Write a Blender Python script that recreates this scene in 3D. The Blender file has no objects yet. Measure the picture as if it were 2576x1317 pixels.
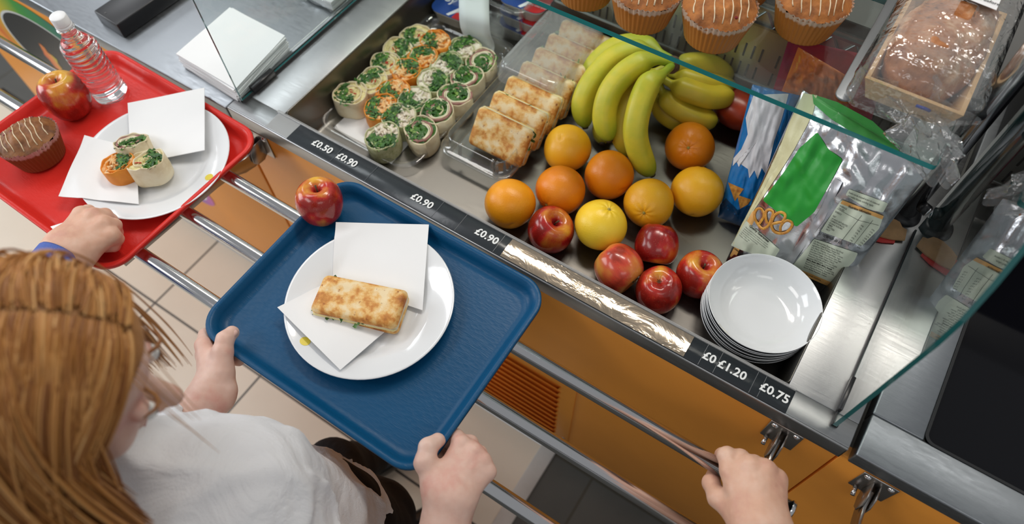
import bpy, math, random
import numpy as np
from mathutils import Vector, Matrix
PI = math.pi
SC = bpy.context.scene
COL = SC.collection
rnd = random.Random(7)

# ---------------------------------------------------------------- camera, world, lights, exposure
RC = np.array([[0.83800519, 0.54546284, -0.01475079],
               [0.46108725, -0.7223157, -0.51542078],
               [-0.29179761, 0.42512389, -0.85681026]])      # rows: camera right, down, forward in world axes
CAM = np.array([0.0, -0.4919, 1.0])
FPX = 1768.8
cam_d = bpy.data.cameras.new('camera')
cam = bpy.data.objects.new('camera', cam_d)
COL.objects.link(cam)
m = Matrix.Identity(4)
for i in range(3):
    m[i][0] = RC[0][i]; m[i][1] = -RC[1][i]; m[i][2] = -RC[2][i]; m[i][3] = CAM[i]
cam.matrix_world = m
cam_d.sensor_width = 36.0
cam_d.lens = FPX / 2576 * 36.0
cam_d.clip_start = 0.02
cam_d.dof.use_dof = True
cam_d.dof.focus_distance = 1.13
cam_d.dof.aperture_fstop = 2.5
SC.camera = cam

w = bpy.data.worlds.new('world'); SC.world = w
w.use_nodes = True
bg = w.node_tree.nodes['Background']
bg.inputs[0].default_value = (0.95, 0.97, 1.0, 1); bg.inputs[1].default_value = 0.30

SC.view_settings.view_transform = 'Standard'
SC.view_settings.look = 'None'
SC.view_settings.exposure = 0.0
SC.view_settings.gamma = 1.0
SC.view_settings.use_curve_mapping = False

def area(name, loc, target, sx, sy, power, col=(1, 1, 1)):
    d = bpy.data.lights.new(name, 'AREA'); d.shape = 'RECTANGLE'; d.size = sx; d.size_y = sy
    d.energy = power; d.color = col
    o = bpy.data.objects.new(name, d); COL.objects.link(o)
    o.location = loc
    o.rotation_euler = (Vector(target) - Vector(loc)).to_track_quat('-Z', 'Y').to_euler()
    return o
area('ceiling_and_fill_light', (-0.95, 1.02, 1.95), (-0.95, 1.02, 0), 0.52, 0.26, 11, (1.0, 0.93, 0.83))
area('ceiling_and_fill_light', (-0.30, 1.02, 1.95), (-0.30, 1.02, 0), 0.52, 0.26, 11, (1.0, 0.93, 0.83))
area('ceiling_and_fill_light', (0.55, 1.35, 1.95), (0.45, 1.2, 0), 0.5, 0.25, 4, (1.0, 0.97, 0.92))
area('ceiling_and_fill_light', (-4.1, 1.15, 1.9), (-1.6, 0.2, 0), 0.9, 0.5, 9, (0.95, 0.97, 1.0))
area('ceiling_and_fill_light', (0.9, -1.3, 1.95), (0.5, -0.6, 0), 1.2, 0.5, 4, (1.0, 0.97, 0.94))  # added fill, no such fixture seen; gives the right-hand rails bright highlights
area('ceiling_and_fill_light', (-2.2, 0.15, 1.95), (-1.7, 0.1, 0), 1.2, 0.6, 13, (0.97, 0.98, 1.0))  # added fill for the left side, placed where the steel does not mirror it
area('ceiling_and_fill_light', (-1.9, -1.7, 1.95), (-1.3, -0.6, -.4), 1.4, 0.7, 15, (1.0, 0.97, 0.94))  # added front fill, unseen; lifts the floor and the left orange fronts
area('window_daylight', (-3.9, -1.3, 0.9), (-1.3, -0.1, -0.1), 1.6, 1.6, 44, (0.94, 0.97, 1.0))

def at(px, py, z):
    """the point at height z (0 = counter top) seen at a place of the photograph"""
    d = RC.T @ np.array([(px - 1288) / FPX, (py - 658.5) / FPX, 1.0])
    p = CAM + d * ((z - CAM[2]) / d[2])
    return Vector(p.tolist())
def aty(px, py, y):
    d = RC.T @ np.array([(px - 1288) / FPX, (py - 658.5) / FPX, 1.0])
    p = CAM + d * ((y - CAM[1]) / d[1])
    return Vector(p.tolist())

# ---------------------------------------------------------------- materials
MATS = {}
def nm(name):
    mt = bpy.data.materials.new(name); mt.use_nodes = True
    return mt, mt.node_tree.nodes, mt.node_tree.links, mt.node_tree.nodes['Principled BSDF']
def setp(b, **k):
    for a, v in k.items():
        key = {'base': 'Base Color', 'rough': 'Roughness', 'metal': 'Metallic', 'trans': 'Transmission Weight', 'ior': 'IOR',
               'spec': 'Specular IOR Level', 'sss': 'Subsurface Weight', 'coat': 'Coat Weight', 'aniso': 'Anisotropic', 'alpha': 'Alpha',
               'sheen': 'Sheen Weight', 'coatr': 'Coat Roughness'}[a]
        if a == 'base': v = (*v, 1)
        b.inputs[key].default_value = v
def tex(nt, lk, kind='NOISE', scale=10, stretch=(1, 1, 1), detail=4, rough=0.55, coord='Object', rot=(0, 0, 0), dist=0.0):
    tc = nt.new('ShaderNodeTexCoord'); mp = nt.new('ShaderNodeMapping')
    mp.inputs['Scale'].default_value = stretch; mp.inputs['Rotation'].default_value = rot
    lk.new(tc.outputs[coord], mp.inputs[0])
    if kind == 'NOISE':
        t = nt.new('ShaderNodeTexNoise'); t.inputs['Scale'].default_value = scale; t.inputs['Detail'].default_value = detail
        t.inputs['Roughness'].default_value = rough; t.inputs['Distortion'].default_value = dist
    elif kind == 'VORO':
        t = nt.new('ShaderNodeTexVoronoi'); t.inputs['Scale'].default_value = scale
    elif kind == 'WAVE':
        t = nt.new('ShaderNodeTexWave'); t.inputs['Scale'].default_value = scale; t.inputs['Distortion'].default_value = dist
        t.inputs['Detail'].default_value = detail
    elif kind == 'BRICK':
        t = nt.new('ShaderNodeTexBrick')
    lk.new(mp.outputs[0], t.inputs[0])
    return t
def fac(t):
    return t.outputs['Fac'] if 'Fac' in t.outputs else t.outputs[0]
def ramp(nt, lk, src, stops):
    r = nt.new('ShaderNodeValToRGB'); lk.new(src, r.inputs[0])
    el = r.color_ramp.elements
    while len(el) < len(stops): el.new(0.5)
    for e, (p, c) in zip(el, stops):
        e.position = p; e.color = (*c, 1) if len(c) == 3 else c
    return r
def bump(nt, lk, b, src, strength=0.3, dist=0.001):
    bp = nt.new('ShaderNodeBump'); bp.inputs['Strength'].default_value = strength; bp.inputs['Distance'].default_value = dist
    lk.new(src, bp.inputs['Height']); lk.new(bp.outputs[0], b.inputs['Normal'])
    return bp
def pm(name, base, rough=0.5, metal=0.0, var=0.0, vscale=30, bmp=0.0, bscale=200, bdist=0.0005, **k):
    if name in MATS: return MATS[name]
    mt, nt, lk, b = nm(name)
    setp(b, base=base, rough=rough, metal=metal, **k)
    if var:
        t = tex(nt, lk, scale=vscale)
        lo = tuple(max(0, c * (1 - var)) for c in base); hi = tuple(min(1, c * (1 + var)) for c in base)
        r = ramp(nt, lk, fac(t), [(0.3, lo), (0.7, hi)]); lk.new(r.outputs[0], b.inputs['Base Color'])
    if bmp:
        t = tex(nt, lk, scale=bscale); bump(nt, lk, b, fac(t), bmp, bdist)
    MATS[name] = mt
    return mt
def pm_ramp(name, stops, scale=20, rough=0.5, stretch=(1, 1, 1), detail=5, bmp=0.0, bscale=100, bdist=0.0008, nrough=0.6, coord='Object', dist=0.0, **k):
    if name in MATS: return MATS[name]
    mt, nt, lk, b = nm(name)
    setp(b, rough=rough, **k)
    t = tex(nt, lk, scale=scale, stretch=stretch, detail=detail, rough=nrough, coord=coord, dist=dist)
    r = ramp(nt, lk, fac(t), stops); lk.new(r.outputs[0], b.inputs['Base Color'])
    if bmp:
        t2 = tex(nt, lk, scale=bscale, coord=coord); bump(nt, lk, b, fac(t2), bmp, bdist)
    MATS[name] = mt
    return mt
def steel(name, base=(0.55, 0.56, 0.57), rough=0.3, stretch=(1, 40, 40), scale=12, bmp=0.12):
    mt, nt, lk, b = nm(name)
    setp(b, base=base, rough=rough, metal=1.0)
    t = tex(nt, lk, scale=scale, stretch=stretch, detail=6, rough=0.7)
    r = ramp(nt, lk, fac(t), [(0.3, (rough - .07,) * 3), (0.7, (rough + .09,) * 3)])
    lk.new(r.outputs[0], b.inputs['Roughness'])
    r2 = ramp(nt, lk, fac(t), [(0.25, tuple(c * .93 for c in base)), (0.75, base)]); lk.new(r2.outputs[0], b.inputs['Base Color'])
    bump(nt, lk, b, fac(t), bmp, 0.0006)
    MATS[name] = mt
    return mt
STEEL = steel('brushed_steel', base=(0.40, 0.41, 0.415), rough=0.36, stretch=(2, 45, 45), scale=8)
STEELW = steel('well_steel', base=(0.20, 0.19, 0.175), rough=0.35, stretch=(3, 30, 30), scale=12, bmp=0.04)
STEEL2 = steel('scratched_steel', base=(0.30, 0.32, 0.34), rough=0.38, stretch=(6, 30, 30), scale=6, bmp=0.2)
CHROME = pm('polished_tube', (0.72, 0.72, 0.73), 0.14, 1.0, bmp=0.04, bscale=60)
BRKT = pm('bracket_steel', (0.42, 0.40, 0.38), 0.3, 1.0)
ORANGE = pm('orange_panel', (0.86, 0.335, 0.045), 0.42, var=0.06, vscale=4, bmp=0.08, bscale=260)
BLACKP = pm('black_plastic', (0.012, 0.012, 0.014), 0.35)
BLACKG = pm('black_glass', (0.004, 0.004, 0.006), 0.05, spec=0.3)
DARK = pm('dark_rubber', (0.02, 0.02, 0.022), 0.6)
GAPM = pm('gap_dark', (0.03, 0.028, 0.026), 0.9)
def glassmat(name, col, rough=0.0, ior=1.5, alpha=None):
    mt, nt, lk, b = nm(name)
    setp(b, base=col, rough=rough, trans=1.0, ior=ior)
    MATS[name] = mt
    return mt
def thin_clear(name, tint=(0.96, 0.97, 0.97), refl=1.0, rough=0.03, haze=0.0, bmp=0.0, bscale=60, bdist=0.001):
    """thin transparent sheet: straight-through light plus Fresnel gloss and a little white haze"""
    mt, nt, lk, b = nm(name)
    out = [n for n in nt if n.type == 'OUTPUT_MATERIAL'][0]
    nt.remove(b)
    tr = nt.new('ShaderNodeBsdfTransparent'); tr.inputs[0].default_value = (*tint, 1)
    gl = nt.new('ShaderNodeBsdfGlossy'); gl.inputs['Roughness'].default_value = rough
    fr = nt.new('ShaderNodeFresnel')
    ge = nt.new('ShaderNodeNewGeometry'); mr = nt.new('ShaderNodeMapRange')      # same index from both sides of the sheet
    mr.inputs['To Min'].default_value = 1.5; mr.inputs['To Max'].default_value = 1 / 1.5
    lk.new(ge.outputs['Backfacing'], mr.inputs[0]); lk.new(mr.outputs[0], fr.inputs[0])
    mu = nt.new('ShaderNodeMath'); mu.operation = 'MULTIPLY'; mu.inputs[1].default_value = refl; mu.use_clamp = True
    lk.new(fr.outputs[0], mu.inputs[0])
    mx = nt.new('ShaderNodeMixShader'); lk.new(mu.outputs[0], mx.inputs[0])
    last = tr
    if haze:
        df = nt.new('ShaderNodeBsdfDiffuse'); df.inputs[0].default_value = (0.9, 0.9, 0.9, 1)
        m2 = nt.new('ShaderNodeMixShader'); m2.inputs[0].default_value = haze
        lk.new(tr.outputs[0], m2.inputs[1]); lk.new(df.outputs[0], m2.inputs[2]); last = m2
    lk.new(last.outputs[0], mx.inputs[1]); lk.new(gl.outputs[0], mx.inputs[2])
    if bmp:
        t = tex(nt, lk, scale=bscale, detail=3)
        bp = nt.new('ShaderNodeBump'); bp.inputs['Strength'].default_value = bmp; bp.inputs['Distance'].default_value = bdist
        lk.new(fac(t), bp.inputs['Height']); lk.new(bp.outputs[0], gl.inputs['Normal']); lk.new(bp.outputs[0], fr.inputs['Normal'])
    lk.new(mx.outputs[0], out.inputs[0])
    MATS[name] = mt
    return mt
PANE = thin_clear('pane_glass', (0.90, 0.95, 0.94), 2.0, 0.0)
PANEL = thin_clear('pane_glass_left', (0.95, 0.975, 0.97), 0.5, 0.0)
SHELFG = thin_clear('shelf_glass', (0.90, 0.95, 0.93), 0.45, 0.0, haze=0.008)
TEAL = pm('glass_edge', (0.01, 0.12, 0.12), 0.08, spec=0.9)
CLEAR = thin_clear('clear_plastic', (0.93, 0.94, 0.94), 3.2, 0.05, haze=0.03, bmp=0.25, bscale=25, bdist=0.003)
FILM = thin_clear('cellophane', (0.95, 0.95, 0.95), 3.0, 0.09, haze=0.09, bmp=0.9, bscale=28, bdist=0.01)

# ---------------------------------------------------------------- mesh helpers
def mk(name, V, F, mat, parent=None, smooth=False, loc=None, rot=None):
    me = bpy.data.meshes.new(name)
    me.from_pydata([tuple(map(float, v)) for v in V], [], [tuple(map(int, f)) for f in F])
    me.validate(); me.update()
    if smooth:
        me.polygons.foreach_set('use_smooth', [True] * len(me.polygons))
    mats = mat if isinstance(mat, (list, tuple)) else [mat]
    for mm in mats: me.materials.append(mm)
    o = bpy.data.objects.new(name, me); COL.objects.link(o)
    if parent: o.parent = parent
    if loc is not None: o.location = loc
    if rot is not None: o.rotation_euler = rot
    return o
def tag(o, label=None, cat=None, group=None, kind=None):
    if label: o['label'] = label
    if cat: o['category'] = cat
    if group: o['group'] = group
    if kind: o['kind'] = kind
    return o
def thing(name, label, cat, loc=(0, 0, 0), rz=0, group=None):
    o = bpy.data.objects.new(name, None); COL.objects.link(o)
    o.location = loc; o.rotation_euler = (0, 0, rz); o.empty_display_size = 0.02
    return tag(o, label, cat, group)
def bev(o, w=0.002, n=2, ang=40):
    md = o.modifiers.new('bevel', 'BEVEL'); md.width = w; md.segments = n; md.limit_method = 'ANGLE'; md.angle_limit = math.radians(ang)
    o.data.polygons.foreach_set('use_smooth', [True] * len(o.data.polygons))
    return o
def subs(o, n=1):
    md = o.modifiers.new('sub', 'SUBSURF'); md.levels = n; md.render_levels = n
    o.data.polygons.foreach_set('use_smooth', [True] * len(o.data.polygons)); return o
class MB:
    def __init__(s): s.V = []; s.F = []; s.M = []
    def add(s, V, F, mi=0):
        n = len(s.V); s.V += [tuple(v) for v in V]; s.F += [tuple(i + n for i in f) for f in F]; s.M += [mi] * len(F); return s
    def box(s, x0, x1, y0, y1, z0, z1, mi=0):
        V = [(x, y, z) for z in (z0, z1) for y in (y0, y1) for x in (x0, x1)]
        return s.add(V, [(0, 2, 3, 1), (4, 5, 7, 6), (0, 1, 5, 4), (1, 3, 7, 5), (3, 2, 6, 7), (2, 0, 4, 6)], mi)
    def obj(s, name, mat, parent=None, smooth=False, **k):
        o = mk(name, s.V, s.F, mat, parent, smooth, **k)
        if any(s.M) and len(o.data.polygons) == len(s.M): o.data.polygons.foreach_set('material_index', s.M)
        return o
def box(name, x0, x1, y0, y1, z0, z1, mat, parent=None, b=0):
    o = MB().box(x0, x1, y0, y1, z0, z1).obj(name, mat, parent)
    if b: bev(o, b)
    return o
def rings(R, close=True, cap0=False, cap1=False):
    """R: list of rings (lists of points, same length) -> V, F"""
    n = len(R[0]); V = [p for r in R for p in r]; F = []
    for i in range(len(R) - 1):
        for j in range(n if close else n - 1):
            k = (j + 1) % n
            F.append((i * n + j, i * n + k, (i + 1) * n + k, (i + 1) * n + j))
    if cap0: F.append(tuple(range(n - 1, -1, -1)))
    if cap1: F.append(tuple((len(R) - 1) * n + j for j in range(n)))
    return V, F
def lathe(prof, n=48, cx=0, cy=0):
    R = [[(cx + r * math.cos(2 * PI * j / n), cy + r * math.sin(2 * PI * j / n), z) for j in range(n)] for r, z in prof]
    return rings(R)
def tube(path, rad, n=12, cap=True, up=(0, 0, 1)):
    P = [Vector(p) for p in path]; R = []
    if not hasattr(rad, '__len__'): rad = [rad] * len(P)
    prev = None
    for i, p in enumerate(P):
        d = (P[min(i + 1, len(P) - 1)] - P[max(i - 1, 0)])
        if d.length < 1e-9: d = Vector((0, 0, 1))
        d.normalize()
        if prev is None:
            u = Vector(up)
            if abs(d.dot(u)) > 0.95: u = Vector((1, 0, 0))
            a = d.cross(u).normalized()
        else:
            a = (prev - d * prev.dot(d)).normalized()
        prev = a; b = d.cross(a)
        R.append([p + (a * math.cos(2 * PI * j / n) + b * math.sin(2 * PI * j / n)) * rad[i] for j in range(n)])
    return rings(R, cap0=cap, cap1=cap)
def rrect(w, h, r, n=8, cx=0, cy=0):
    P = []
    for (sx, sy, a0) in ((1, 1, 0), (-1, 1, PI / 2), (-1, -1, PI), (1, -1, 1.5 * PI)):
        for i in range(n + 1):
            a = a0 + PI / 2 * i / n
            P.append((cx + sx * (w / 2 - r) + r * math.cos(a), cy + sy * (h / 2 - r) + r * math.sin(a)))
    return P
def prism(P, z0, z1):
    n = len(P)
    V = [(x, y, z0) for x, y in P] + [(x, y, z1) for x, y in P]
    F = [tuple(range(n - 1, -1, -1)), tuple(range(n, 2 * n))] + [(i, (i + 1) % n, n + (i + 1) % n, n + i) for i in range(n)]
    return V, F
def xf(V, M):
    return [tuple(M @ Vector(v)) for v in V]
def catmull(P, n=8):
    P = [Vector(p) for p in P]; out = []
    Q = [P[0] * 2 - P[1]] + P + [P[-1] * 2 - P[-2]]
    for i in range(1, len(Q) - 2):
        for k in range(n):
            t = k / n
            a, b, c, d = Q[i - 1], Q[i], Q[i + 1], Q[i + 2]
            out.append(0.5 * ((2 * b) + (c - a) * t + (2 * a - 5 * b + 4 * c - d) * t * t + (-a + 3 * b - 3 * c + d) * t ** 3))
    out.append(P[-1]); return out
def interp(vals, n):
    m_ = len(vals); return [float(np.interp(i / (n - 1) * (m_ - 1), range(m_), vals)) for i in range(n)]

# value noise for shapes
_perm = np.random.RandomState(3).rand(64, 64, 64)
def vnoise(P, s=1.0):
    P = np.asarray(P, float) * s
    i = np.floor(P).astype(int); f = P - i; f = f * f * (3 - 2 * f)
    out = 0
    for dx in (0, 1):
        for dy in (0, 1):
            for dz in (0, 1):
                wgt = (f[..., 0] if dx else 1 - f[..., 0]) * (f[..., 1] if dy else 1 - f[..., 1]) * (f[..., 2] if dz else 1 - f[..., 2])
                out = out + wgt * _perm[(i[..., 0] + dx) % 64, (i[..., 1] + dy) % 64, (i[..., 2] + dz) % 64]
    return out * 2 - 1
_pl = _perm.ravel().tolist()
def vn(x, y, z=0.0):
    x += 128; y += 128; z += 128
    i, j, k = math.floor(x), math.floor(y), math.floor(z); x -= i; y -= j; z -= k
    x = x * x * (3 - 2 * x); y = y * y * (3 - 2 * y); z = z * z * (3 - 2 * z)
    a0, a1 = (i % 64) * 4096, ((i + 1) % 64) * 4096; b0, b1 = (j % 64) * 64, ((j + 1) % 64) * 64; c0, c1 = k % 64, (k + 1) % 64
    P = _pl
    p0 = (P[a0 + b0 + c0] * (1 - z) + P[a0 + b0 + c1] * z) * (1 - y) + (P[a0 + b1 + c0] * (1 - z) + P[a0 + b1 + c1] * z) * y
    p1 = (P[a1 + b0 + c0] * (1 - z) + P[a1 + b0 + c1] * z) * (1 - y) + (P[a1 + b1 + c0] * (1 - z) + P[a1 + b1 + c1] * z) * y
    return (p0 * (1 - x) + p1 * x) * 2 - 1

# signed-distance shapes -> surface nets
def surfnet(F, lo, h):
    nx, ny, nz = F.shape
    sg = F < 0
    acc = np.zeros((nx - 1, ny - 1, nz - 1, 3)); cnt = np.zeros((nx - 1, ny - 1, nz - 1))
    N = (nx - 1, ny - 1, nz - 1)
    for ax in range(3):
        o1, o2 = [a for a in range(3) if a != ax]
        for a in (0, 1):
            for b in (0, 1):
                off = [0, 0, 0]; off[o1] = a; off[o2] = b
                s0 = tuple(slice(off[i], off[i] + N[i]) for i in range(3))
                off2 = off[:]; off2[ax] = 1
                s1 = tuple(slice(off2[i], off2[i] + N[i]) for i in range(3))
                A = F[s0]; B = F[s1]; cr = (A < 0) != (B < 0)
                t = np.where(cr, A / np.where(cr, A - B, 1), 0)
                for i in range(3):
                    acc[..., i] += np.where(cr, t if i == ax else off[i], 0)
                cnt += cr
    msk = cnt > 0
    idx = -np.ones(N, int); idx[msk] = np.arange(msk.sum())
    cell = np.argwhere(msk)
    V = (acc[msk] / cnt[msk][:, None] + cell) * h + np.array(lo)
    faces = []
    for ax in range(3):
        o1, o2 = (ax + 1) % 3, (ax + 2) % 3
        s0 = [slice(0, F.shape[i]) for i in range(3)]; s1 = s0[:]
        s0[ax] = slice(0, F.shape[ax] - 1); s1[ax] = slice(1, F.shape[ax])
        for q in (o1, o2):
            s0[q] = slice(1, F.shape[q] - 1); s1[q] = slice(1, F.shape[q] - 1)
        A = F[tuple(s0)] < 0; B = F[tuple(s1)] < 0
        E = np.argwhere(A != B)
        if len(E) == 0: continue
        sa = A[tuple(E.T)]
        E[:, o1] += 1; E[:, o2] += 1
        def c(d1, d2):
            Q = E.copy(); Q[:, o1] += d1; Q[:, o2] += d2; return idx[tuple(Q.T)]
        q = np.stack([c(-1, -1), c(0, -1), c(0, 0), c(-1, 0)], 1)
        q[~sa] = q[~sa][:, ::-1]
        faces.append(q)
    return V, np.concatenate(faces)
def smin(a, b, k):
    h = np.clip(0.5 + 0.5 * (b - a) / k, 0, 1)
    return b + (a - b) * h - k * h * (1 - h)
def sd_cone(P, a, b, ra, rb):
    a = np.array(a, float); b = np.array(b, float); ba = b - a
    t = np.clip(((P - a) @ ba) / max(1e-12, ba @ ba), 0, 1)
    return np.linalg.norm(P - a - t[..., None] * ba, axis=-1) - (ra + (rb - ra) * t)
def sd_ell(P, c, r, M=None):
    Q = P - np.array(c, float)
    if M is not None: Q = Q @ np.array(M)
    r = np.array(r, float)
    k0 = np.linalg.norm(Q / r, axis=-1); k1 = np.linalg.norm(Q / r ** 2, axis=-1)
    return k0 * (k0 - 1) / np.maximum(k1, 1e-9)
def grid(lo, hi, h):
    ax = [np.arange(lo[i], hi[i] + h, h) for i in range(3)]
    return np.stack(np.meshgrid(*ax, indexing='ij'), -1)
def sdf_obj(name, fn, lo, hi, h, mat, parent=None):
    P = grid(lo, hi, h); V, F = surfnet(fn(P), lo, h)
    return mk(name, V, F, mat, parent, True)

_fontcache = {}
def text_mesh(body, size=1.0, extrude=0.0, bold=0.0, align='CENTER', spacing=1.0, shear=0.0):
    """a text laid out in the XY plane, as (verts, faces)"""
    cu = bpy.data.curves.new('txt', 'FONT'); cu.body = body; cu.size = size; cu.extrude = extrude; cu.offset = bold
    cu.align_x = align; cu.align_y = 'CENTER'; cu.space_character = spacing; cu.shear = shear; cu.resolution_u = 3
    o = bpy.data.objects.new('txt', cu); COL.objects.link(o)
    bpy.context.view_layer.update()
    me = o.evaluated_get(bpy.context.evaluated_depsgraph_get()).to_mesh()
    V = [tuple(v.co) for v in me.vertices]; F = [tuple(p.vertices) for p in me.polygons]
    o.evaluated_get(bpy.context.evaluated_depsgraph_get()).to_mesh_clear()
    bpy.data.objects.remove(o); bpy.data.curves.remove(cu)
    return V, F
# ================================================================ SETTING
FZ = -0.88
def floor_mat():
    mt, nt, lk, b = nm('beige_tiles')
    t = tex(nt, lk, 'BRICK', coord='Object')
    t.offset = 0.0; t.inputs['Scale'].default_value = 1.0
    t.inputs['Brick Width'].default_value = 0.436; t.inputs['Row Height'].default_value = 0.436
    t.inputs['Mortar Size'].default_value = 0.0035; t.inputs['Mortar Smooth'].default_value = 0.1
    t.inputs['Color1'].default_value = (0.84, 0.76, 0.64, 1); t.inputs['Color2'].default_value = (0.81, 0.73, 0.60, 1)
    t.inputs['Mortar'].default_value = (0.10, 0.09, 0.08, 1)
    n = tex(nt, lk, scale=5, detail=5); mx = nt.new('ShaderNodeMixRGB'); mx.blend_type = 'MULTIPLY'; mx.inputs[0].default_value = 0.35
    r = ramp(nt, lk, fac(n), [(0.3, (0.8, 0.78, 0.75)), (0.7, (1, 1, 1))])
    lk.new(t.outputs[0], mx.inputs[1]); lk.new(r.outputs[0], mx.inputs[2]); lk.new(mx.outputs[0], b.inputs['Base Color'])
    setp(b, rough=0.35)
    return mt
def grey_mat():
    mt, nt, lk, b = nm('grey_vinyl_tiles')
    t = tex(nt, lk, 'BRICK', coord='Object')
    t.offset = 0.0; t.inputs['Scale'].default_value = 1.0
    t.inputs['Brick Width'].default_value = 0.30; t.inputs['Row Height'].default_value = 0.60
    t.inputs['Mortar Size'].default_value = 0.004
    t.inputs['Color1'].default_value = (0.105, 0.105, 0.095, 1); t.inputs['Color2'].default_value = (0.09, 0.092, 0.085, 1)
    t.inputs['Mortar'].default_value = (0.07, 0.065, 0.05, 1)
    n = tex(nt, lk, scale=4, detail=6); mx = nt.new('ShaderNodeMixRGB'); mx.blend_type = 'MULTIPLY'; mx.inputs[0].default_value = 0.6
    r = ramp(nt, lk, fac(n), [(0.35, (0.6, 0.6, 0.6)), (0.65, (1, 1, 1))])
    lk.new(t.outputs[0], mx.inputs[1]); lk.new(r.outputs[0], mx.inputs[2]); lk.new(mx.outputs[0], b.inputs['Base Color'])
    setp(b, rough=0.5)
    return mt
# beige floor origin set so that a grout crossing falls where the photo shows one
fl = MB().box(-2.65 + 1.476, -0.259 + 1.476, -3 + 0.265, 0.265, -0.1, 0).obj('floor', floor_mat(), loc=(-1.476, -0.265, FZ)); tag(fl, kind='structure')
g1 = MB().box(-0.216 + 0.10, 3.0 + .1, -3, 1.7, -0.1, 0).obj('floor_grey', grey_mat(), loc=(-0.10, 0, FZ)); tag(g1, kind='structure')
g2 = MB().box(-4.5, -2.65, -3, 1.7, -0.1, 0).obj('floor_grey', MATS.get('x') or g1.data.materials[0], loc=(0, 0, FZ)); tag(g2, kind='structure')
tag(box('trim_1', -0.259, -0.216, -3, 0.03, FZ - 0.1, FZ + 0.004, pm('aluminium_strip', (0.62, 0.62, 0.60), .5, .0, var=.15, vscale=8), b=0.002), kind='structure')
WALLM = pm('dark_wall', (0.05, 0.05, 0.052), 0.7)
WALLP = pm('pale_wall', (0.5, 0.5, 0.48), 0.7)
tag(box('wall_back', -4.5, 3, 1.7, 1.8, FZ, 1.95, WALLP), kind='structure')
tag(box('floor_kitchen', -2.65, -0.216, 0.055, 1.7, FZ - 0.1, FZ, g1.data.materials[0]), kind='structure')

# ---------------------------------------------------------------- serving counter, middle unit
X0, X1 = -0.995, 0.232
WX0, WX1, WY0, WY1, WZ = -0.888, 0.1245, 0.045, 0.60, -0.09
t = thing('serving_counter', 'stainless steel counter unit with sunken food well and orange front, between two plain units', 'counter')
mb = MB()
# flanges around the well as one frame with rounded front nose
nose = [(0.0025, 0), (0.0008, -0.0008), (0, -0.0028), (0, -0.036), (0.004, -0.036), (0.004, -0.003)]
mb.box(X0, X1, 0.0035, WY0, -0.003, 0); mb.box(X0, WX0, WY0, 0.75, -0.003, 0); mb.box(WX1, X1, WY0, 0.75, -0.003, 0); mb.box(WX0, WX1, WY1, 0.75, -0.003, 0)
V, F = rings([[(X0, y, z) for y, z in [(0.0035, 0)] + nose[1:]], [(X1, y, z) for y, z in [(0.0035, 0)] + nose[1:]]], close=True, cap0=True, cap1=True)
mb.add(V, F)
mb.box(X0, X0 + 0.003, 0, 0.75, -0.036, -0.003); mb.box(X1 - 0.003, X1, 0, 0.75, -0.036, -0.003)
o = mb.obj('counter_top', STEEL, t); bev(o, 0.0012, 2)
# well: sloped walls, rounded bottom
def well(xa, xb, ya, yb, z):
    R = []
    for ins, zz, r in ((0, 0, .012), (0.0015, -0.004, .012), (0.003, -0.030, .012), (0.010, z + 0.008, .02), (0.014, z + 0.002, .022), (0.020, z, .024)):
        P = rrect(xb - xa - 2 * ins, yb - ya - 2 * ins, r, 6, (xa + xb) / 2, (ya + yb) / 2)
        R.append([(x, y, zz) for x, y in P])
    V, F = rings(R); n = len(R[0]); F.append(tuple(len(V) - n + j for j in range(n)))
    # flip so normals face up/inside (outer thickness not seen)
    return V, F
V, F = well(WX0, WX1, WY0, WY1, WZ)
o = mk('food_well', V, F, STEELW, t, True); md = o.modifiers.new('s', 'SOLIDIFY'); md.thickness = 0.0015; md.offset = 1
o.data.polygons.foreach_set('use_smooth', [True] * len(o.data.polygons)); bev(o, 0.0008, 1, 50)
PY = 0.006
o = MB().box(X0 + 0.002, X1 - 0.0015, PY, PY + 0.018, -0.80, -0.036).obj('front_panel', ORANGE, t)
bev(o, 0.001, 1)
# louvre panel
lx0, lx1, lz0, lz1 = -0.60, -0.188, -0.735, -0.375
mb = MB()
mb.box(lx0, lx1, PY - 0.004, PY, lz0, lz1)
o = mb.obj('louvre_panel', ORANGE, t); bev(o, 0.001, 1)
mb = MB(); nl = 11
for i in range(nl):
    z = lz1 - 0.035 - i * (lz1 - lz0 - 0.06) / (nl - 1)
    a, b_ = lx0 + 0.03, lx1 - 0.035; y0 = PY - .004
    mb.add([(a, y0, z - .006), (b_, y0, z - .006), (a + .004, y0 - .011, z + .013), (b_ - .004, y0 - .011, z + .013), (a + .004, y0 - .0095, z + .013), (b_ - .004, y0 - .0095, z + .013), (a, y0, z + .012), (b_, y0, z + .012)],
           [(0, 1, 3, 2), (2, 3, 5, 4), (0, 2, 6), (1, 7, 3)])
mb.obj('louvre', [ORANGE, GAPM], t)
for sx in (lx0 + .015, lx1 - .012):
    V, F = lathe([(0.0, 0.002), (0.003, 0.0015), (0.0045, 0)], 12)
    mk('screw', [(sx + v[0], PY - 0.004 - v[2], lz0 + .02 + v[1]) for v in V], F, BRKT, t, True)
box('plinth', X0 + .002, X1 - .002, 0.035, 0.05, FZ, -0.80, pm('plinth_grey', (0.30, 0.28, 0.25), 0.6), t)
box('side_panel', X0 + .004, X0 + .022, .024, .75, -.80, -.003, STEELW, t); box('side_panel', X1 - .022, X1 - .004, .024, .75, -.80, -.003, STEELW, t)
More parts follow.
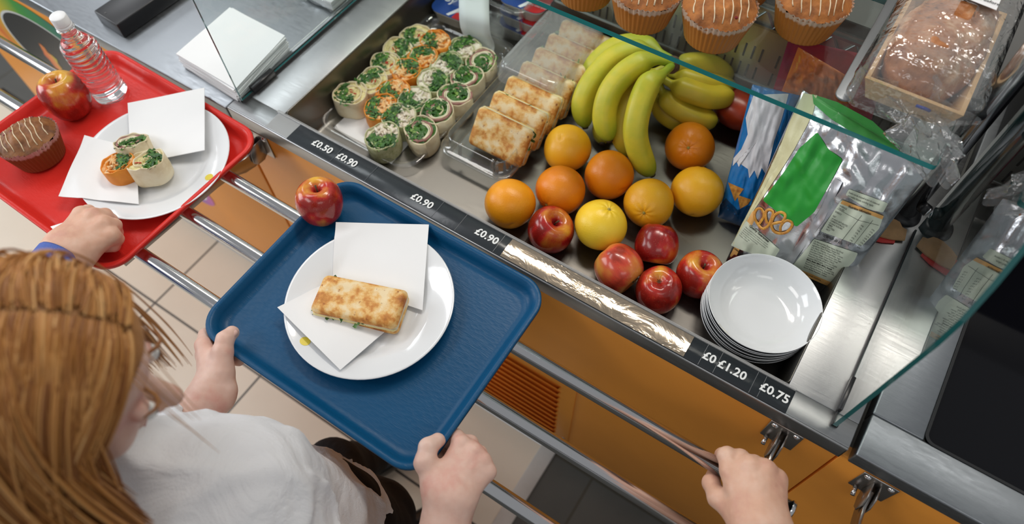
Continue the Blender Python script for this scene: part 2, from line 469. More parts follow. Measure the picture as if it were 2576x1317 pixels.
# back air duct with slots
bk = MB(); YB = 0.602
slotrows = [(-0.012, 0.05)]
bk.box(WX0, WX1, YB, YB + 0.004, WZ, 0.17)
bk.obj('back_duct', pm('duct_steel', (0.42, 0.42, 0.38), 0.38, 0.85), t)
mb = MB()
for r_, (z0, z1) in enumerate(((0.004, 0.034), (0.048, 0.078), (-0.045, -0.015))):
    nsl = 62
    for i in range(nsl):
        x = WX0 + 0.02 + i * 0.0162
        if (i // 5) % 2 == r_ % 2 and r_ != 1: pass
        if i % 9 == 8: continue
        if x > WX1 - .01: break
        mb.box(x - 0.0018, x + 0.0018, YB - 0.0008, YB + 0.001, z0, z1)
mb.obj('duct_slots', GAPM, t)
# lattice vent above the duct
mb = MB()
mb.box(WX0, WX1, YB - 0.006, YB + 0.002, 0.125, 0.130); mb.box(WX0, WX1, YB - 0.006, YB + 0.002, 0.160, 0.165)
x = WX0
while x < WX1 - 0.03:
    for s in (0, 1):
        a = (x + s * 0.02, 0.130 + (0.03 if s else 0)); b_ = (x + 0.02 + s * 0.02, 0.160 - (0.03 if s else 0))
        V, F = tube([(a[0], YB - .003, a[1]), (b_[0], YB - .003, b_[1])], 0.0016, 5); mb.add(V, F)
    x += 0.04
mb.obj('lattice_vent', STEEL2, t)
box('vent_backing', WX0, WX1, YB + 0.004, YB + 0.008, 0.10, 0.19, GAPM, t)

# ---------------------------------------------------------------- left unit
t = thing('counter_unit', 'plain grey steel counter on the left, under the napkins and black box', 'counter')
XL0, XL1 = -2.35, X0 - 0.006
zl = -0.006
mb = MB(); mb.box(XL0, XL1, 0.0, 1.0, zl - 0.034, zl)
o = mb.obj('counter_top', STEEL2, t); bev(o, 0.003, 3)
box('front_panel', -2.13, XL1 - .002, PY, PY + 0.018, -0.80, zl - 0.034, ORANGE, t, 0.001)
box('plinth', -2.13, XL1 - .002, 0.035, 0.05, FZ, -0.80, MATS['plinth_grey'], t)
box('side_panel', -2.13, -2.11, 0.024, 1.0, -.80, zl - .034, ORANGE, t, 0.001)
tag(box('filler_strip', X0 - 0.0055, X0 - 0.0005, 0.002, 1.0, -0.03, -0.010, GAPM), 'dark narrow joint between left counter and middle unit', 'joint strip')

# oval emblems on the orange fronts
def oval(px, py, a, b_, rot, y, mat, name, parent, lift, n=48, hole=None):
    c = aty(px, py, y); V = []; F = []
    for j in range(n):
        th = 2 * PI * j / n
        x = a * math.cos(th); z = b_ * math.sin(th)
        V.append((c.x + x * math.cos(rot) - z * math.sin(rot), y - lift, c.z + x * math.sin(rot) + z * math.cos(rot)))
    F = [tuple(range(n))]
    return mk(name, V, F, mat, parent)
def rainbow(name, stops, scale=1.0, dirv=(1, 0, 0)):
    mt, nt, lk, b = nm(name)
    tc = nt.new('ShaderNodeTexCoord'); mp = nt.new('ShaderNodeMapping'); mp.inputs['Rotation'].default_value = dirv
    gr = nt.new('ShaderNodeTexGradient'); lk.new(tc.outputs['Generated'], mp.inputs[0]); lk.new(mp.outputs[0], gr.inputs[0])
    r = ramp(nt, lk, gr.outputs[1], stops); lk.new(r.outputs[0], b.inputs['Base Color']); setp(b, rough=0.4)
    return mt
RB = rainbow('oval_rainbow', [(0.0, (0.75, 0.1, 0.02)), (0.2, (0.75, 0.6, 0.02)), (0.45, (0.05, 0.35, 0.04)), (0.75, (0.0, 0.16, 0.14)), (1, (0.3, 0.5, 0.02))], dirv=(0, 0, 0.0))
RB2 = rainbow('oval_violet', [(0.0, (0.05, 0.3, 0.5)), (0.4, (0.12, 0.15, 0.5)), (0.8, (0.5, 0.1, 0.45)), (1, (0.6, 0.15, 0.4))])
WH = pm('emblem_white', (0.75, 0.8, 0.8), 0.4); BK = pm('emblem_black', (0.012, 0.014, 0.014), 0.4)
def band(c, a0, b0, a1, b1, shift, y, lift, mat, name, parent, n=64):
    V = []; F = []
    for j in range(n):
        th = 2 * PI * j / n
        V.append((c[0] + a0 * math.cos(th), y - lift, c[1] + b0 * math.sin(th)))
        V.append((c[0] + shift[0] + a1 * math.cos(th), y - lift, c[1] + shift[1] + b1 * math.sin(th)))
    for j in range(n):
        k = (j + 1) % n; F.append((2 * j, 2 * k, 2 * k + 1, 2 * j + 1))
    return mk(name, V, F, mat, parent)
em = thing('front_emblem', 'large black oval emblem with green and rainbow rim on left orange front', 'emblem', (0, 0, 0))
def emblem(em, cpx, w, h, ringm):
    c = aty(cpx[0], cpx[1], PY - .001); c2 = (c.x, c.z)
    band(c2, w, h, w * .80, h * .80, (0.012, -0.012), PY, 0.0012, ringm, 'rim', em)
    band((c2[0] + .012, c2[1] - .012), w * .80, h * .80, w * .77, h * .77, (0, 0), PY, 0.0014, WH, 'white_line', em)
    n = 48
    mk('field', [(c2[0] + .012 + w * .77 * math.cos(2 * PI * j / n), PY - .0014, c2[1] - .012 + h * .77 * math.sin(2 * PI * j / n)) for j in range(n)], [tuple(range(n))], BK, em)
    return c2, w, h
c2, w_, h_ = emblem(em, (148, 150), 0.27, 0.175, RB)
FL = rainbow('flame', [(0, (0.75, 0.12, 0.03)), (0.6, (0.85, 0.3, 0.05)), (1, (0.5, 0.6, 0.05))])
P = [(97, 108), (106, 125), (108, 128), (112, 138), (124, 150), (138, 168), (150, 178), (157, 174), (146, 160), (143, 150), (132, 140), (120, 132), (112, 120), (103, 112)]
V = []
for p in P:
    q = aty(p[0], p[1], PY - .002); V.append((q.x, PY - .002, q.z))
mk('flame_figure', V, [tuple(range(len(V)))], FL, em)
em2 = thing('front_emblem', 'violet and blue oval emblem on the orange front under the red tray corner', 'emblem')
c = aty(488, 476, PY - .001)
band((c.x, c.z), 0.075, 0.055, 0.045, 0.038, (0.004, 0.004), PY, 0.0012, RB2, 'rim', em2)
band((c.x + .004, c.z + .004), 0.045, 0.038, 0.038, 0.033, (0, 0), PY, 0.0014, WH, 'white_line', em2)
n = 32
mk('field', [(c.x + .004 + .038 * math.cos(2 * PI * j / n), PY - .0013, c.z + .004 + .033 * math.sin(2 * PI * j / n)) for j in range(n)], [tuple(range(n))], pm('emblem_grey', (0.25, 0.27, 0.27), .4), em2)

# ---------------------------------------------------------------- right unit with hob
t = thing('counter_unit', 'grey steel counter on the right with black glass hob let into it', 'counter')
XR0 = 0.243
hx, hy = 0.318, 0.072
mb = MB(); mb.box(XR0, 1.6, 0.0, hy, -0.034, 0.0); mb.box(XR0, hx, hy, 0.9, -0.034, 0.0); mb.box(hx, 1.6, 0.80, 0.9, -0.034, 0.0)
o = mb.obj('counter_top', STEEL2, t); bev(o, 0.003, 3)
box('front_panel', XR0 - .0085, 1.6, PY, PY + 0.018, -0.80, -0.034, ORANGE, t, 0.001)
box('plinth', XR0, 1.6, 0.035, 0.05, FZ, -0.80, MATS['plinth_grey'], t)
mb = MB(); V, F = prism(rrect(1.6 - hx - .004, .80 - hy - .004, .012, 5, (hx + 1.6) / 2, (hy + .80) / 2), -0.012, -0.003); mb.add(V, F)
mb.obj('hob_glass', BLACKG, t)
mb = MB()
Po = rrect(1.6 - hx + .004, .80 - hy + .004, .014, 5, (hx + 1.6) / 2, (hy + .80) / 2); Pi = rrect(1.6 - hx - .004, .80 - hy - .004, .012, 5, (hx + 1.6) / 2, (hy + .80) / 2)
V, F = rings([[(x, y, 0.0004) for x, y in Po], [(x, y, 0.0015) for x, y in Po], [(x, y, 0.0015) for x, y in Pi], [(x, y, -.004) for x, y in Pi]])
mb.add(V, F); mb.obj('hob_trim', DARK, t)

# ---------------------------------------------------------------- tray rails and brackets
RY = (-0.106, -0.206, -0.312); RZ = -0.040; RR = 0.0122
def rail(y, xa, xb, label, enda=False, endb=False):
    t = thing('tray_rail', label, 'rail', (0, 0, 0), group=None)
    V, F = tube([(xa, y, RZ), (xb, y, RZ)], RR, 28); mk('tube', V, F, CHROME, t, True)
    for e, x, s in ((enda, xa, -1), (endb, xb, 1)):
        if e:
            V, F = lathe([(RR + .0012, 0), (RR + .0012, .004), (RR - .001, .006), (0.0, .0065)], 28)
            mk('end_cap', [(x + s * v[2], y + v[0], RZ + v[1]) for v in V], F, CHROME, t, True)
    return t
rail(RY[0], -2.6, 0.200, 'chrome tray rail nearest the counter, gripped by a hand near its right end', endb=True)
rail(RY[1], -2.6, 0.200, 'middle one of the three long chrome tray rails under the trays')
rail(RY[2], -2.6, 0.200, 'outermost of the three long chrome tray rails, farthest from the counter')
rail(RY[0], 0.262, 1.5, 'short chrome rail end below the right counter at the bottom edge', enda=True)
def bracket(x, label):
    t = thing('rail_bracket', label, 'bracket')
    zc = -0.062
    o = MB().box(x - .026, x + .026, PY - 0.0035, PY - 0.0005, zc - .045, zc + .018).obj('mounting_plate', BRKT, t); bev(o, 0.0025, 2)
    for sx in (-.017, .017):
        V, F = lathe([(0, .0035), (.003, .003), (.005, .0012), (.0055, 0)], 14)
        mk('screw', [(x + sx + v[0], PY - .0035 - v[2], zc + .009 + v[1]) for v in V], F, CHROME, t, True)
    V, F = tube([(x - .016, PY - .004, zc - .036), (x - .016, PY - .020, zc - .036)], .0035, 12); mk('bolt', V, F, CHROME, t, True)
    # twin cheeks
    for sx in (-.0065, .0045):
        P = [(0, .004), (-.022, .002), (-.034, -.012), (-.036, -.034), (-.028, -.046), (-.010, -.048), (0, -.040)]
        V = [(x + sx + dx, PY - .0035 + y, zc + z) for dx in (0, .0025) for y, z in P]; n = len(P)
        F = [tuple(range(n)), tuple(range(2 * n - 1, n - 1, -1))] + [(i, n + i, n + (i + 1) % n, (i + 1) % n) for i in range(n)]
        o = mk('cheek', V, F, BRKT, t); bev(o, .0006, 1)
    # arm: flat plate on edge, curving down then running out below the rails
    top = [(-.008, -.004), (-.030, -.014), (-.055, -.010), (-.085, .006), (-.11, .0093), (-.34, .0093)]
    bot = [(-.005, -.046), (-.030, -.050), (-.055, -.044), (-.085, -.026), (-.12, -.020), (-.34, -.006)]
    V = [(x + dx, y, zc + z) for dx in (-.0028, .0018) for y, z in top + bot[::-1]]; n = 12
    F = [tuple(range(n)), tuple(range(2 * n - 1, n - 1, -1))] + [(i, n + i, n + (i + 1) % n, (i + 1) % n) for i in range(n)]
    o = mk('arm', V, F, BRKT, t); bev(o, .0005, 1)
    for y in RY:
        o = MB().box(x - .014, x + .012, y - .006, y + .006, RZ - RR - .0015, RZ - RR + .0015).obj('saddle', BRKT, t); bev(o, .0006, 1)
xb1 = aty(672, 385, PY).x; xb2 = aty(1953, 1105, PY).x; xb3 = aty(2190, 1225, PY).x
print('BRACKETS', xb1, xb2, xb3, aty(672, 385, PY).z, aty(1953, 1105, PY).z)
bracket(xb1, 'steel rail bracket on bright orange front between red and blue trays')
bracket(xb2, 'steel rail bracket above the hand gripping the rail')
bracket(xb3, 'steel rail bracket on the orange front of the right counter')

# ---------------------------------------------------------------- glass end panes, clips, post, shelf
def pane(x, P, label, clipy, thick=0.006, mat=PANE):
    t = thing('glass_end_pane', label, 'glass pane')
    n = len(P)
    V = [(x + dx, y, z) for dx in (-thick / 2, thick / 2) for y, z in P]
    F = [tuple(range(n)), tuple(range(2 * n - 1, n - 1, -1))]
    mk('glass', V, F, mat, t)
    F = [(i, n + i, n + (i + 1) % n, (i + 1) % n) for i in range(n)]
    mk('polished_edge', V, F, TEAL, t)
    o = MB().box(x - .006, x + .006, clipy - .03, clipy + .03, 0.0, .014).obj('edge_clip', BLACKP, t); bev(o, .001, 1)
    mb = MB().box(x - .0045, x - .0032, P[0][0], P[-1][0], 0.0, .006); mb.box(x + .0032, x + .0045, P[0][0], P[-1][0], 0.0, .006); mb.obj('floor_channel', DARK, t)
    return t
PPR = [(0.022, 0.004), (0.017, 0.16), (0.014, 0.30), (0.018, 0.35), (0.035, 0.40), (0.055, 0.44), (0.16, 0.64), (0.42, 0.70), (0.42, 0.004)]
PPL = [(0.026, 0.004), (0.026, 0.40), (0.06, 0.50), (0.70, 0.60), (0.70, 0.004)]
pane(0.2025, PPR, 'clear glass end screen standing on right side of food well, reflecting the crisp bags', 0.075)
pane(-0.978, PPL, 'clear glass end screen standing left of the food well, in front of the napkins', 0.085, .005, PANEL)

post = thing('screen_post', 'polished chrome post holding glass shelf at right of the well', 'post', (0.173, 0.446, 0))
V, F = tube([(0, 0, 0.001), (0, 0, 0.75)], 0.0165, 32); mk('tube', V, F, CHROME, post, True)
V, F = lathe([(0.0, .012), (.019, .012), (.026, .008), (.028, 0.0)], 32); mk('base_ring', V, F, BLACKP, post, True)
V, F = tube([(0.010, -.010, .045), (0.024, -.016, .045)], .010, 20); mk('pane_clamp', V, F, BLACKP, post, True)
V, F = tube([(0.0235, -.016, .045), (0.0262, -.017, .045)], .0085, 20); mk('clamp_screw', V, F, CHROME, post, True)
SZ = 0.24
V, F = tube([(-.004, -.002, SZ + .014), (-.036, -.020, SZ + .014)], .016, 24); o = mk('shelf_clamp', V, F, BLACKP, post, True); bev(o, .003, 2)
sh = thing('glass_shelf', 'glass shelf with teal edge above the well, carrying muffins and a loaf', 'shelf', (0, 0, 0))
sx0, sx1, sy0, sy1 = -0.96, 0.146, 0.322, 0.62
P = rrect(sx1 - sx0, sy1 - sy0, .006, 4, (sx0 + sx1) / 2, (sy0 + sy1) / 2)
n = len(P)
V = [(x, y, z) for z in (SZ - .009, SZ) for x, y in P]
mk('glass', V, [tuple(range(n - 1, -1, -1)), tuple(range(n, 2 * n))], SHELFG, sh)
mk('polished_edge', V, [(i, (i + 1) % n, n + (i + 1) % n, n + i) for i in range(n)], pm('teal_shelf_edge', (0.02, 0.22, 0.22), 0.1, spec=0.8), sh)
# ================================================================ TRAYS, PLATES, NAPKINS
def tray_mat(name, base, rough):
    mt, nt, lk, b = nm(name); setp(b, base=base, rough=rough, spec=.28)
    t = tex(nt, lk, 'VORO', scale=95, stretch=(1, 1.8, 0.01)); 
    n = tex(nt, lk, scale=60, stretch=(1.5, 10, .01), detail=2)
    mx = nt.new('ShaderNodeMath'); mx.operation = 'MULTIPLY'; lk.new(fac(n), mx.inputs[0]); lk.new(t.outputs['Distance'], mx.inputs[1])
    bump(nt, lk, b, mx.outputs[0], 0.45, 0.0008)
    return mt
def tray_rings(w, h):
    R = []
    for ins, z, r in ((0.001, -.0075, .048), (0.0, -.0072, .048), (0.0, -.0015, .048), (.001, -.0004, .047), (.003, 0.0, .046), (.006, -.0002, .044), (.009, -.0015, .042), (.014, -.013, .038), (.019, -.0205, .035), (.024, -.0235, .032), (.030, -.0240, .030)):
        P = rrect(w - 2 * ins, h - 2 * ins, r, 10); R.append([(x, y, z) for x, y in P])
    return R
def tray(name, cx, cy, rz, w, h, mat, label, zr=0.0):
    R = tray_rings(w, h); V, F = rings(R); n = len(R[0])
    F.append(tuple(len(V) - n + j for j in range(n)))
    o = mk(name, V, F, mat, None, True, loc=(cx, cy, zr), rot=(0, 0, rz))
    md = o.modifiers.new('s', 'SOLIDIFY'); md.thickness = 0.0022; md.offset = -1
    return tag(o, label, 'tray')
BLUE = tray_mat('blue_tray_plastic', (0.002, 0.072, 0.18), 0.36)
RED = tray_mat('red_tray_plastic', (0.66, 0.028, 0.020), 0.30)
TZ = -0.0008
BT = tray('canteen_tray', -0.4795, -0.1865, 0.0, 0.447, 0.364, BLUE, 'blue plastic tray held by the girl, carrying a plate with flatbread and an apple', TZ)
RT = tray('canteen_tray', -1.113, -0.1935, math.radians(-1.2), 0.452, 0.366, RED, 'red plastic tray with bottle, muffin, apple and plate of wraps', TZ)
TB = TZ - 0.024       # inner tray floor
WHITE = pm('white_porcelain', (0.80, 0.82, 0.84), 0.10, coat=0.5)
NAP = pm('paper_napkin', (0.86, 0.87, 0.88), 0.85, bmp=0.25, bscale=300, bdist=0.0003)
YEL = pm('crest_yellow', (0.75, 0.60, 0.05), 0.3)
def plate(cx, cy, R, label, crest_ang, z0):
    t = thing('dinner_plate', label, 'plate', (cx, cy, z0), group=None)
    pr = [(0.0, .004), (.55, .004), (.62, .0055), (.68, .0110), (.74, .0150), (.97, .0225), (.995, .0235), (1.0, .0225), (.985, .0205), (.75, .0115), (.66, .004), (.58, .0), (.0, .0015)]
    V, F = lathe([(r * R, z) for r, z in pr], 80); mk('dish', V, F, WHITE, t, True)
    a = crest_ang; c = Vector((math.cos(a), math.sin(a), 0)) * R * .86
    P = []
    for j in range(20):
        th = 2 * PI * j / 20; P.append((c.x + .0085 * math.cos(th), c.y + .0075 * math.sin(th)))
    zz = lambda x, y: .0150 + (math.hypot(x, y) / R - .74) / .23 * .0075 + .0004
    mk('crest', [(x, y, zz(x, y)) for x, y in P], [tuple(range(20))], YEL, t)
    P2 = [(c.x + (x - c.x) * .55, c.y + (y - c.y) * .55) for x, y in P]
    return t
pc = at(929, 752, 0.0)
plate(pc.x, pc.y, 0.1375, 'white china plate on the blue tray with a toasted flatbread', math.radians(250), TB + .0005)
pc2 = at(386, 396, 0.0)
plate(pc2.x, pc2.y, 0.1375, 'white china plate on the red tray holding three wrap pieces', math.radians(12), TB + .0005)

def sheet(name, corners, n=24, thick=0.0012, wob=0.0015, mat=NAP, layers=1, label=None, cat='napkin', zfun=None, seed=0, parent=None, group=None):
    """folded paper sheet through four corner points (a,b,c,d in order) with slight waviness"""
    a, b, c, d = [Vector(p) for p in corners]
    mb = MB()
    for L in range(layers):
        top = []; bot = []
        for i in range(n + 1):
            for j in range(n + 1):
                u, v = i / n, j / n
                p = (a * (1 - u) + b * u) * (1 - v) + (d * (1 - u) + c * u) * v
                q = vn(p.x * 14 + seed, p.y * 14, seed) * wob
                z = p.z + q
                if zfun: z = zfun(p, u, v, z)
                z += L * thick * 1.3
                top.append((p.x + .0006 * L * (-1) ** L, p.y + .0004 * L, z + thick)); bot.append((p.x, p.y, z))
        N = (n + 1) ** 2; V = top + bot; F = []
        for i in range(n):
            for j in range(n):
                q = i * (n + 1) + j
                F.append((q, q + n + 1, q + n + 2, q + 1)); F.append((N + q, N + q + 1, N + q + n + 2, N + q + n + 1))
        ed = [i * (n + 1) for i in range(n + 1)] + [n * (n + 1) + j for j in range(1, n + 1)] + [i * (n + 1) + n for i in range(n - 1, -1, -1)] + [j for j in range(n - 1, 0, -1)]
        for k in range(len(ed)):
            e0, e1 = ed[k], ed[(k + 1) % len(ed)]
            F.append((e1, e0, N + e0, N + e1))
        mb.add(V, F)
    o = mb.obj(name, mat, parent, True)
    md = o.modifiers.new('b', 'EDGE_SPLIT'); md.split_angle = math.radians(50)
    if label: tag(o, label, cat, group)
    return o
def plate_z(cx, cy, R, z0):
    def f(x, y):
        r = math.hypot(x - cx, y - cy) / R
        return z0 + float(np.interp(r, [0, .6, .68, .74, .97, 1.0, 1.02], [.0045, .0045, .0115, .0155, .0235, .0245, .0235]))
    return f
PZ1 = plate_z(pc.x, pc.y, .1375, TB + .0005); PZ2 = plate_z(pc2.x, pc2.y, .1375, TB + .0005)
def drape(pz, stiff, lift=.0006, curl=None):
    def f(p, u, v, z):
        base = pz(p.x, p.y)
        k = max(base, base * (1 - stiff) + stiff * (TB + .022)) + lift
        if curl: k += curl(u, v)
        return k
    return f
def ncorn(pts, z): return [at(px, py, z) for px, py in pts]
# blue tray napkin: one folded napkin opened in two leaves
def napz(px, py, z): return at(px, py, z)
def over(pz, lift=.0008):
    return lambda p, u, v, z: max(z, pz(p.x, p.y) + lift)
sheet('paper_napkin', [napz(845, 559, .003), napz(1079, 565, .003), napz(1063, 780, -.012), napz(838, 705, -.019)], zfun=over(PZ1), wob=.001,
      label='square white napkin leaf behind the flatbread on the blue tray plate', seed=1)
sheet('paper_napkin', [napz(698, 773, .004), napz(838, 705, -.019), napz(1000, 806, -.019), napz(856, 930, .001)], zfun=over(PZ1, .0012), wob=.0015,
      label='white napkin corner in front of the flatbread, pointing off the plate', seed=2)
sheet('paper_napkin', [napz(321, 259, .010), napz(515, 222, .010), napz(515, 378, .002), napz(330, 415, -.016)], zfun=over(PZ2), wob=.0012, label='white napkin leaf standing up behind the three wraps on red tray', seed=3)
sheet('paper_napkin', [napz(212, 339, .006), napz(345, 375, -.016), napz(350, 514, -.008), napz(146, 492, .004)], zfun=over(PZ2, .0012), wob=.005, label='white napkin leaf left of the three wraps, over the plate edge', seed=4)
sheet('paper_napkin', [napz(127, 570, .006), napz(205, 545, .002), napz(225, 585, .002), napz(160, 605, .008)], wob=.001, label='white paper corner under the fist on red tray edge', seed=5)
# napkin stack on left counter
st = thing('napkin_stack', 'stack of white paper napkins on the left counter by the glass screen', 'napkins')
NC = [at(455, 162, .004), at(592, 44, .004), at(731, 118, .004), at(604, 254, .004)]
for k in range(16):
    f = k / 15; z = -0.005 + .0022 * k
    c0 = sum((Vector(p) for p in NC), Vector()) / 4
    a = math.radians(rnd.uniform(-2.5, 2.5)); s = rnd.uniform(.965, 1.0)
    top = ((at(458, 157, .0), at(590, 38, .0), at(724, 102, .0), at(598, 240, .0)))
    cc = []
    for p in NC:
        d = Vector(p) - c0; d = Vector((d.x * math.cos(a) - d.y * math.sin(a), d.x * math.sin(a) + d.y * math.cos(a), 0)) * s
        cc.append((c0.x + d.x - .004 * f, c0.y + d.y + .002 * f, z))
    o = sheet('napkin', cc, n=10, thick=.0016, wob=.0009, seed=k * 3.1, parent=st)

# ================================================================ BOTTLE
def bottle():
    z0 = TB + .0005
    p = at(281, 236, z0 + .0)
    t = thing('water_bottle', 'clear ribbed plastic water bottle with white cap standing on red tray', 'bottle', (p.x, p.y, z0))
    H = .175; R = .0325
    pr = []
    for i in range(161):
        f = i / 160; z = f * H
        if f < .03: r = .85 + .15 * math.sqrt(f / .03)
        elif f < .70: r = 1.0
        elif f < .90: r = 1 - (1 - .42) * (0.5 - 0.5 * math.cos(PI * (f - .70) / .20)) 
        else: r = .40
        if .05 < f < .86:
            r *= 1 - .075 * (0.5 + 0.5 * math.cos(2 * PI * f * 17)) ** 1.5
        pr.append((r * R, z))
    n = 64; Rr = []
    for i, (r, z) in enumerate(pr):
        ring = []
        for j in range(n):
            th = 2 * PI * j / n; k = 1
            if z < .018: k = 1 + .05 * math.cos(5 * th) * (1 - z / .018)
            zz = z + .0022 * math.sin(th * 2 + z * 60) * (1 if .1 < z / H < .85 else 0)
            ring.append((r * k * math.cos(th), r * k * math.sin(th), zz))
        Rr.append(ring)
    V, F = rings(Rr); F.append(tuple(range(n - 1, -1, -1)))
    o = mk('bottle_wall', V, F, glassmat('bottle_plastic', (0.98, 0.99, 0.99), .01, 1.33), t, True)
    V, F = lathe([(0, H + .018), (.0128, H + .018), (.0145, H + .0165), (.0148, H + .002), (.0145, H), (0, H - .001)], 60)
    mk('cap', [(x * (1 + .012 * math.cos(40 * math.atan2(y, x)) * (1 if z < H + .015 else 0)), y, z) for x, y, z in V], F, pm('cap_white', (0.82, 0.83, 0.84), .4), t, True)
    V, F = lathe([(.0128, H + .0005), (.0150, H - .001), (.0150, H - .005), (.0128, H - .006)], 48); mk('cap_ring', V, F, MATS['cap_white'], t, True)
    V, F = lathe([(.0130, H - .007), (.0165, H - .008), (.0165, H - .010), (.0130, H - .011)], 48); mk('neck_ring', V, F, MATS['bottle_plastic'], t, True)
bottle()

# ================================================================ FRUIT
def rot_to(d):
    return Vector((0, 0, 1)).rotation_difference(Vector(d).normalized())
def apple_mat(name, red, yel, amt, streak=9):
    mt, nt, lk, b = nm(name); setp(b, rough=0.22, coat=0.25, sss=0.0)
    tc = nt.new('ShaderNodeTexCoord'); sp = nt.new('ShaderNodeSeparateXYZ'); lk.new(tc.outputs['Object'], sp.inputs[0])
    # streaks run from stem to base: noise stretched along z
    t = tex(nt, lk, scale=streak * 6, stretch=(1, 1, .18), detail=5, rough=.65)
    big = tex(nt, lk, scale=17, detail=2)
    # distance from the stem end
    mr = nt.new('ShaderNodeMapRange'); mr.inputs['From Min'].default_value = 0.024; mr.inputs['From Max'].default_value = 0.040
    lk.new(sp.outputs[2], mr.inputs[0])
    a1 = nt.new('ShaderNodeMath'); a1.operation = 'MULTIPLY_ADD'; lk.new(mr.outputs[0], a1.inputs[0]); a1.inputs[1].default_value = .40
    m1 = nt.new('ShaderNodeMath'); m1.operation = 'MULTIPLY_ADD'; lk.new(fac(t), m1.inputs[0]); m1.inputs[1].default_value = .55; 
    m2 = nt.new('ShaderNodeMath'); m2.operation = 'MULTIPLY_ADD'; lk.new(fac(big), m2.inputs[0]); m2.inputs[1].default_value = 1.5; m2.inputs[2].default_value = -.75 + amt
    lk.new(m2.outputs[0], m1.inputs[2]); lk.new(m1.outputs[0], a1.inputs[2])
    dk = tuple(c * .55 for c in red)
    r = ramp(nt, lk, a1.outputs[0], [(0.20, dk), (0.36, red), (0.52, tuple((x * .6 + y * .4) for x, y in zip(red, yel))), (0.72, yel)])
    v = tex(nt, lk, 'VORO', scale=330); rr = ramp(nt, lk, v.outputs['Distance'], [(0.10, (1, 1, 1)), (0.17, (0, 0, 0))])
    mx = nt.new('ShaderNodeMixRGB'); lk.new(rr.outputs[0], mx.inputs[0]); lk.new(r.outputs[0], mx.inputs[1]); mx.inputs[2].default_value = (*[min(1, c * .5 + .22) for c in yel], 1)
    mf = nt.new('ShaderNodeMath'); mf.operation = 'MULTIPLY'; mf.inputs[1].default_value = .30; lk.new(rr.outputs[0], mf.inputs[0]); lk.new(mf.outputs[0], mx.inputs[0])
    lk.new(mx.outputs[0], b.inputs['Base Color'])
    return mt
AP_RED = apple_mat('apple_red', (0.42, 0.015, 0.012), (0.72, 0.32, 0.03), -.04)
AP_MIX = apple_mat('apple_mixed', (0.50, 0.025, 0.015), (0.78, 0.42, 0.04), -.03)
AP_PINK = apple_mat('apple_pink', (0.60, 0.06, 0.03), (0.72, 0.32, 0.06), .12)
STEM = pm('fruit_stem', (0.10, 0.06, 0.025), .8)
CALYX = pm('apple_calyx', (0.05, 0.035, 0.015), .9)
def apple(pos, R, up, mat, label, seed=0, spin=0, group=None, tall=1.0):
    t = thing('apple', label, 'apple', pos, group=group)
    prof = [(0, .50), (.06, .52), (.13, .62), (.24, .76), (.42, .87), (.62, .86), (.82, .70), (.95, .45), (1.0, .15), (.985, -.15), (.90, -.45), (.76, -.70), (.58, -.86), (.42, -.90), (.28, -.86), (.16, -.78), (.08, -.74), (0, -.73)]
    pr = catmull([(r, 0, z) for r, z in prof], 3)
    n = 56; RR_ = []
    for p in pr:
        r, z = max(0, p.x), p.z * tall; ring = []
        for j in range(n):
            th = 2 * PI * j / n
            lob = 1 + .03 * math.cos(5 * th + seed) * max(0, (-z)) + .035 * math.sin(th + seed) + .02 * math.sin(2 * th + seed * 2)
            zl = z + .05 * math.cos(th + seed * 3) * (r) * (1 if z > 0 else .5) + (.03 * math.cos(5 * th + seed) if z < -.6 else 0) * r
            ring.append((r * lob * R * math.cos(th), r * lob * R * math.sin(th), zl * R))
        RR_.append(ring)
    V, F = rings(RR_)
    q = rot_to(up); mt_ = q.to_matrix() @ Matrix.Rotation(spin, 3, 'Z')
    o = mk('skin', V, F, mat, t, True); o.rotation_euler = mt_.to_euler()
    V, F = tube([(0, 0, .50 * R), (.02 * R, .01 * R, .68 * R), (.07 * R, .03 * R, .88 * R)], [.0016, .0013, .0019], 8)
    s = mk('stem', V, F, STEM, t, True); s.rotation_euler = mt_.to_euler()
    V = []; F = []
    for k in range(6):
        a = k * PI / 3; i = len(V)
        V += [(.0, .0, -.74 * R), (.07 * R * math.cos(a - .4), .07 * R * math.sin(a - .4), -.79 * R), (.13 * R * math.cos(a), .13 * R * math.sin(a), -.86 * R), (.07 * R * math.cos(a + .4), .07 * R * math.sin(a + .4), -.79 * R)]
        F.append((i, i + 1, i + 2, i + 3))
    s = mk('calyx', V, F, CALYX, t); s.rotation_euler = mt_.to_euler()
    return t
def orange_mat(name, a, b_):
    mt, nt, lk, b = nm(name); setp(b, rough=0.34, spec=.5)
    t = tex(nt, lk, scale=18, detail=3); r = ramp(nt, lk, fac(t), [(0.3, a), (0.7, b_)]); lk.new(r.outputs[0], b.inputs['Base Color'])
    v = tex(nt, lk, scale=620, detail=1); v2 = tex(nt, lk, scale=250, detail=2)
    ad = nt.new('ShaderNodeMath'); lk.new(fac(v), ad.inputs[0]); lk.new(fac(v2), ad.inputs[1]); bump(nt, lk, b, ad.outputs[0], .28, .0007)
    return mt
OR1 = orange_mat('orange_skin', (0.80, 0.27, 0.004), (0.88, 0.36, 0.01))
OR2 = orange_mat('orange_skin_deep', (0.78, 0.21, 0.004), (0.84, 0.27, 0.008))
OR3 = orange_mat('orange_skin_light', (0.88, 0.40, 0.012), (0.92, 0.48, 0.02))
GRF = orange_mat('grapefruit_skin', (0.90, 0.58, 0.025), (0.93, 0.66, 0.05))
NAVEL = pm('orange_navel', (0.36, 0.30, 0.07), .8)
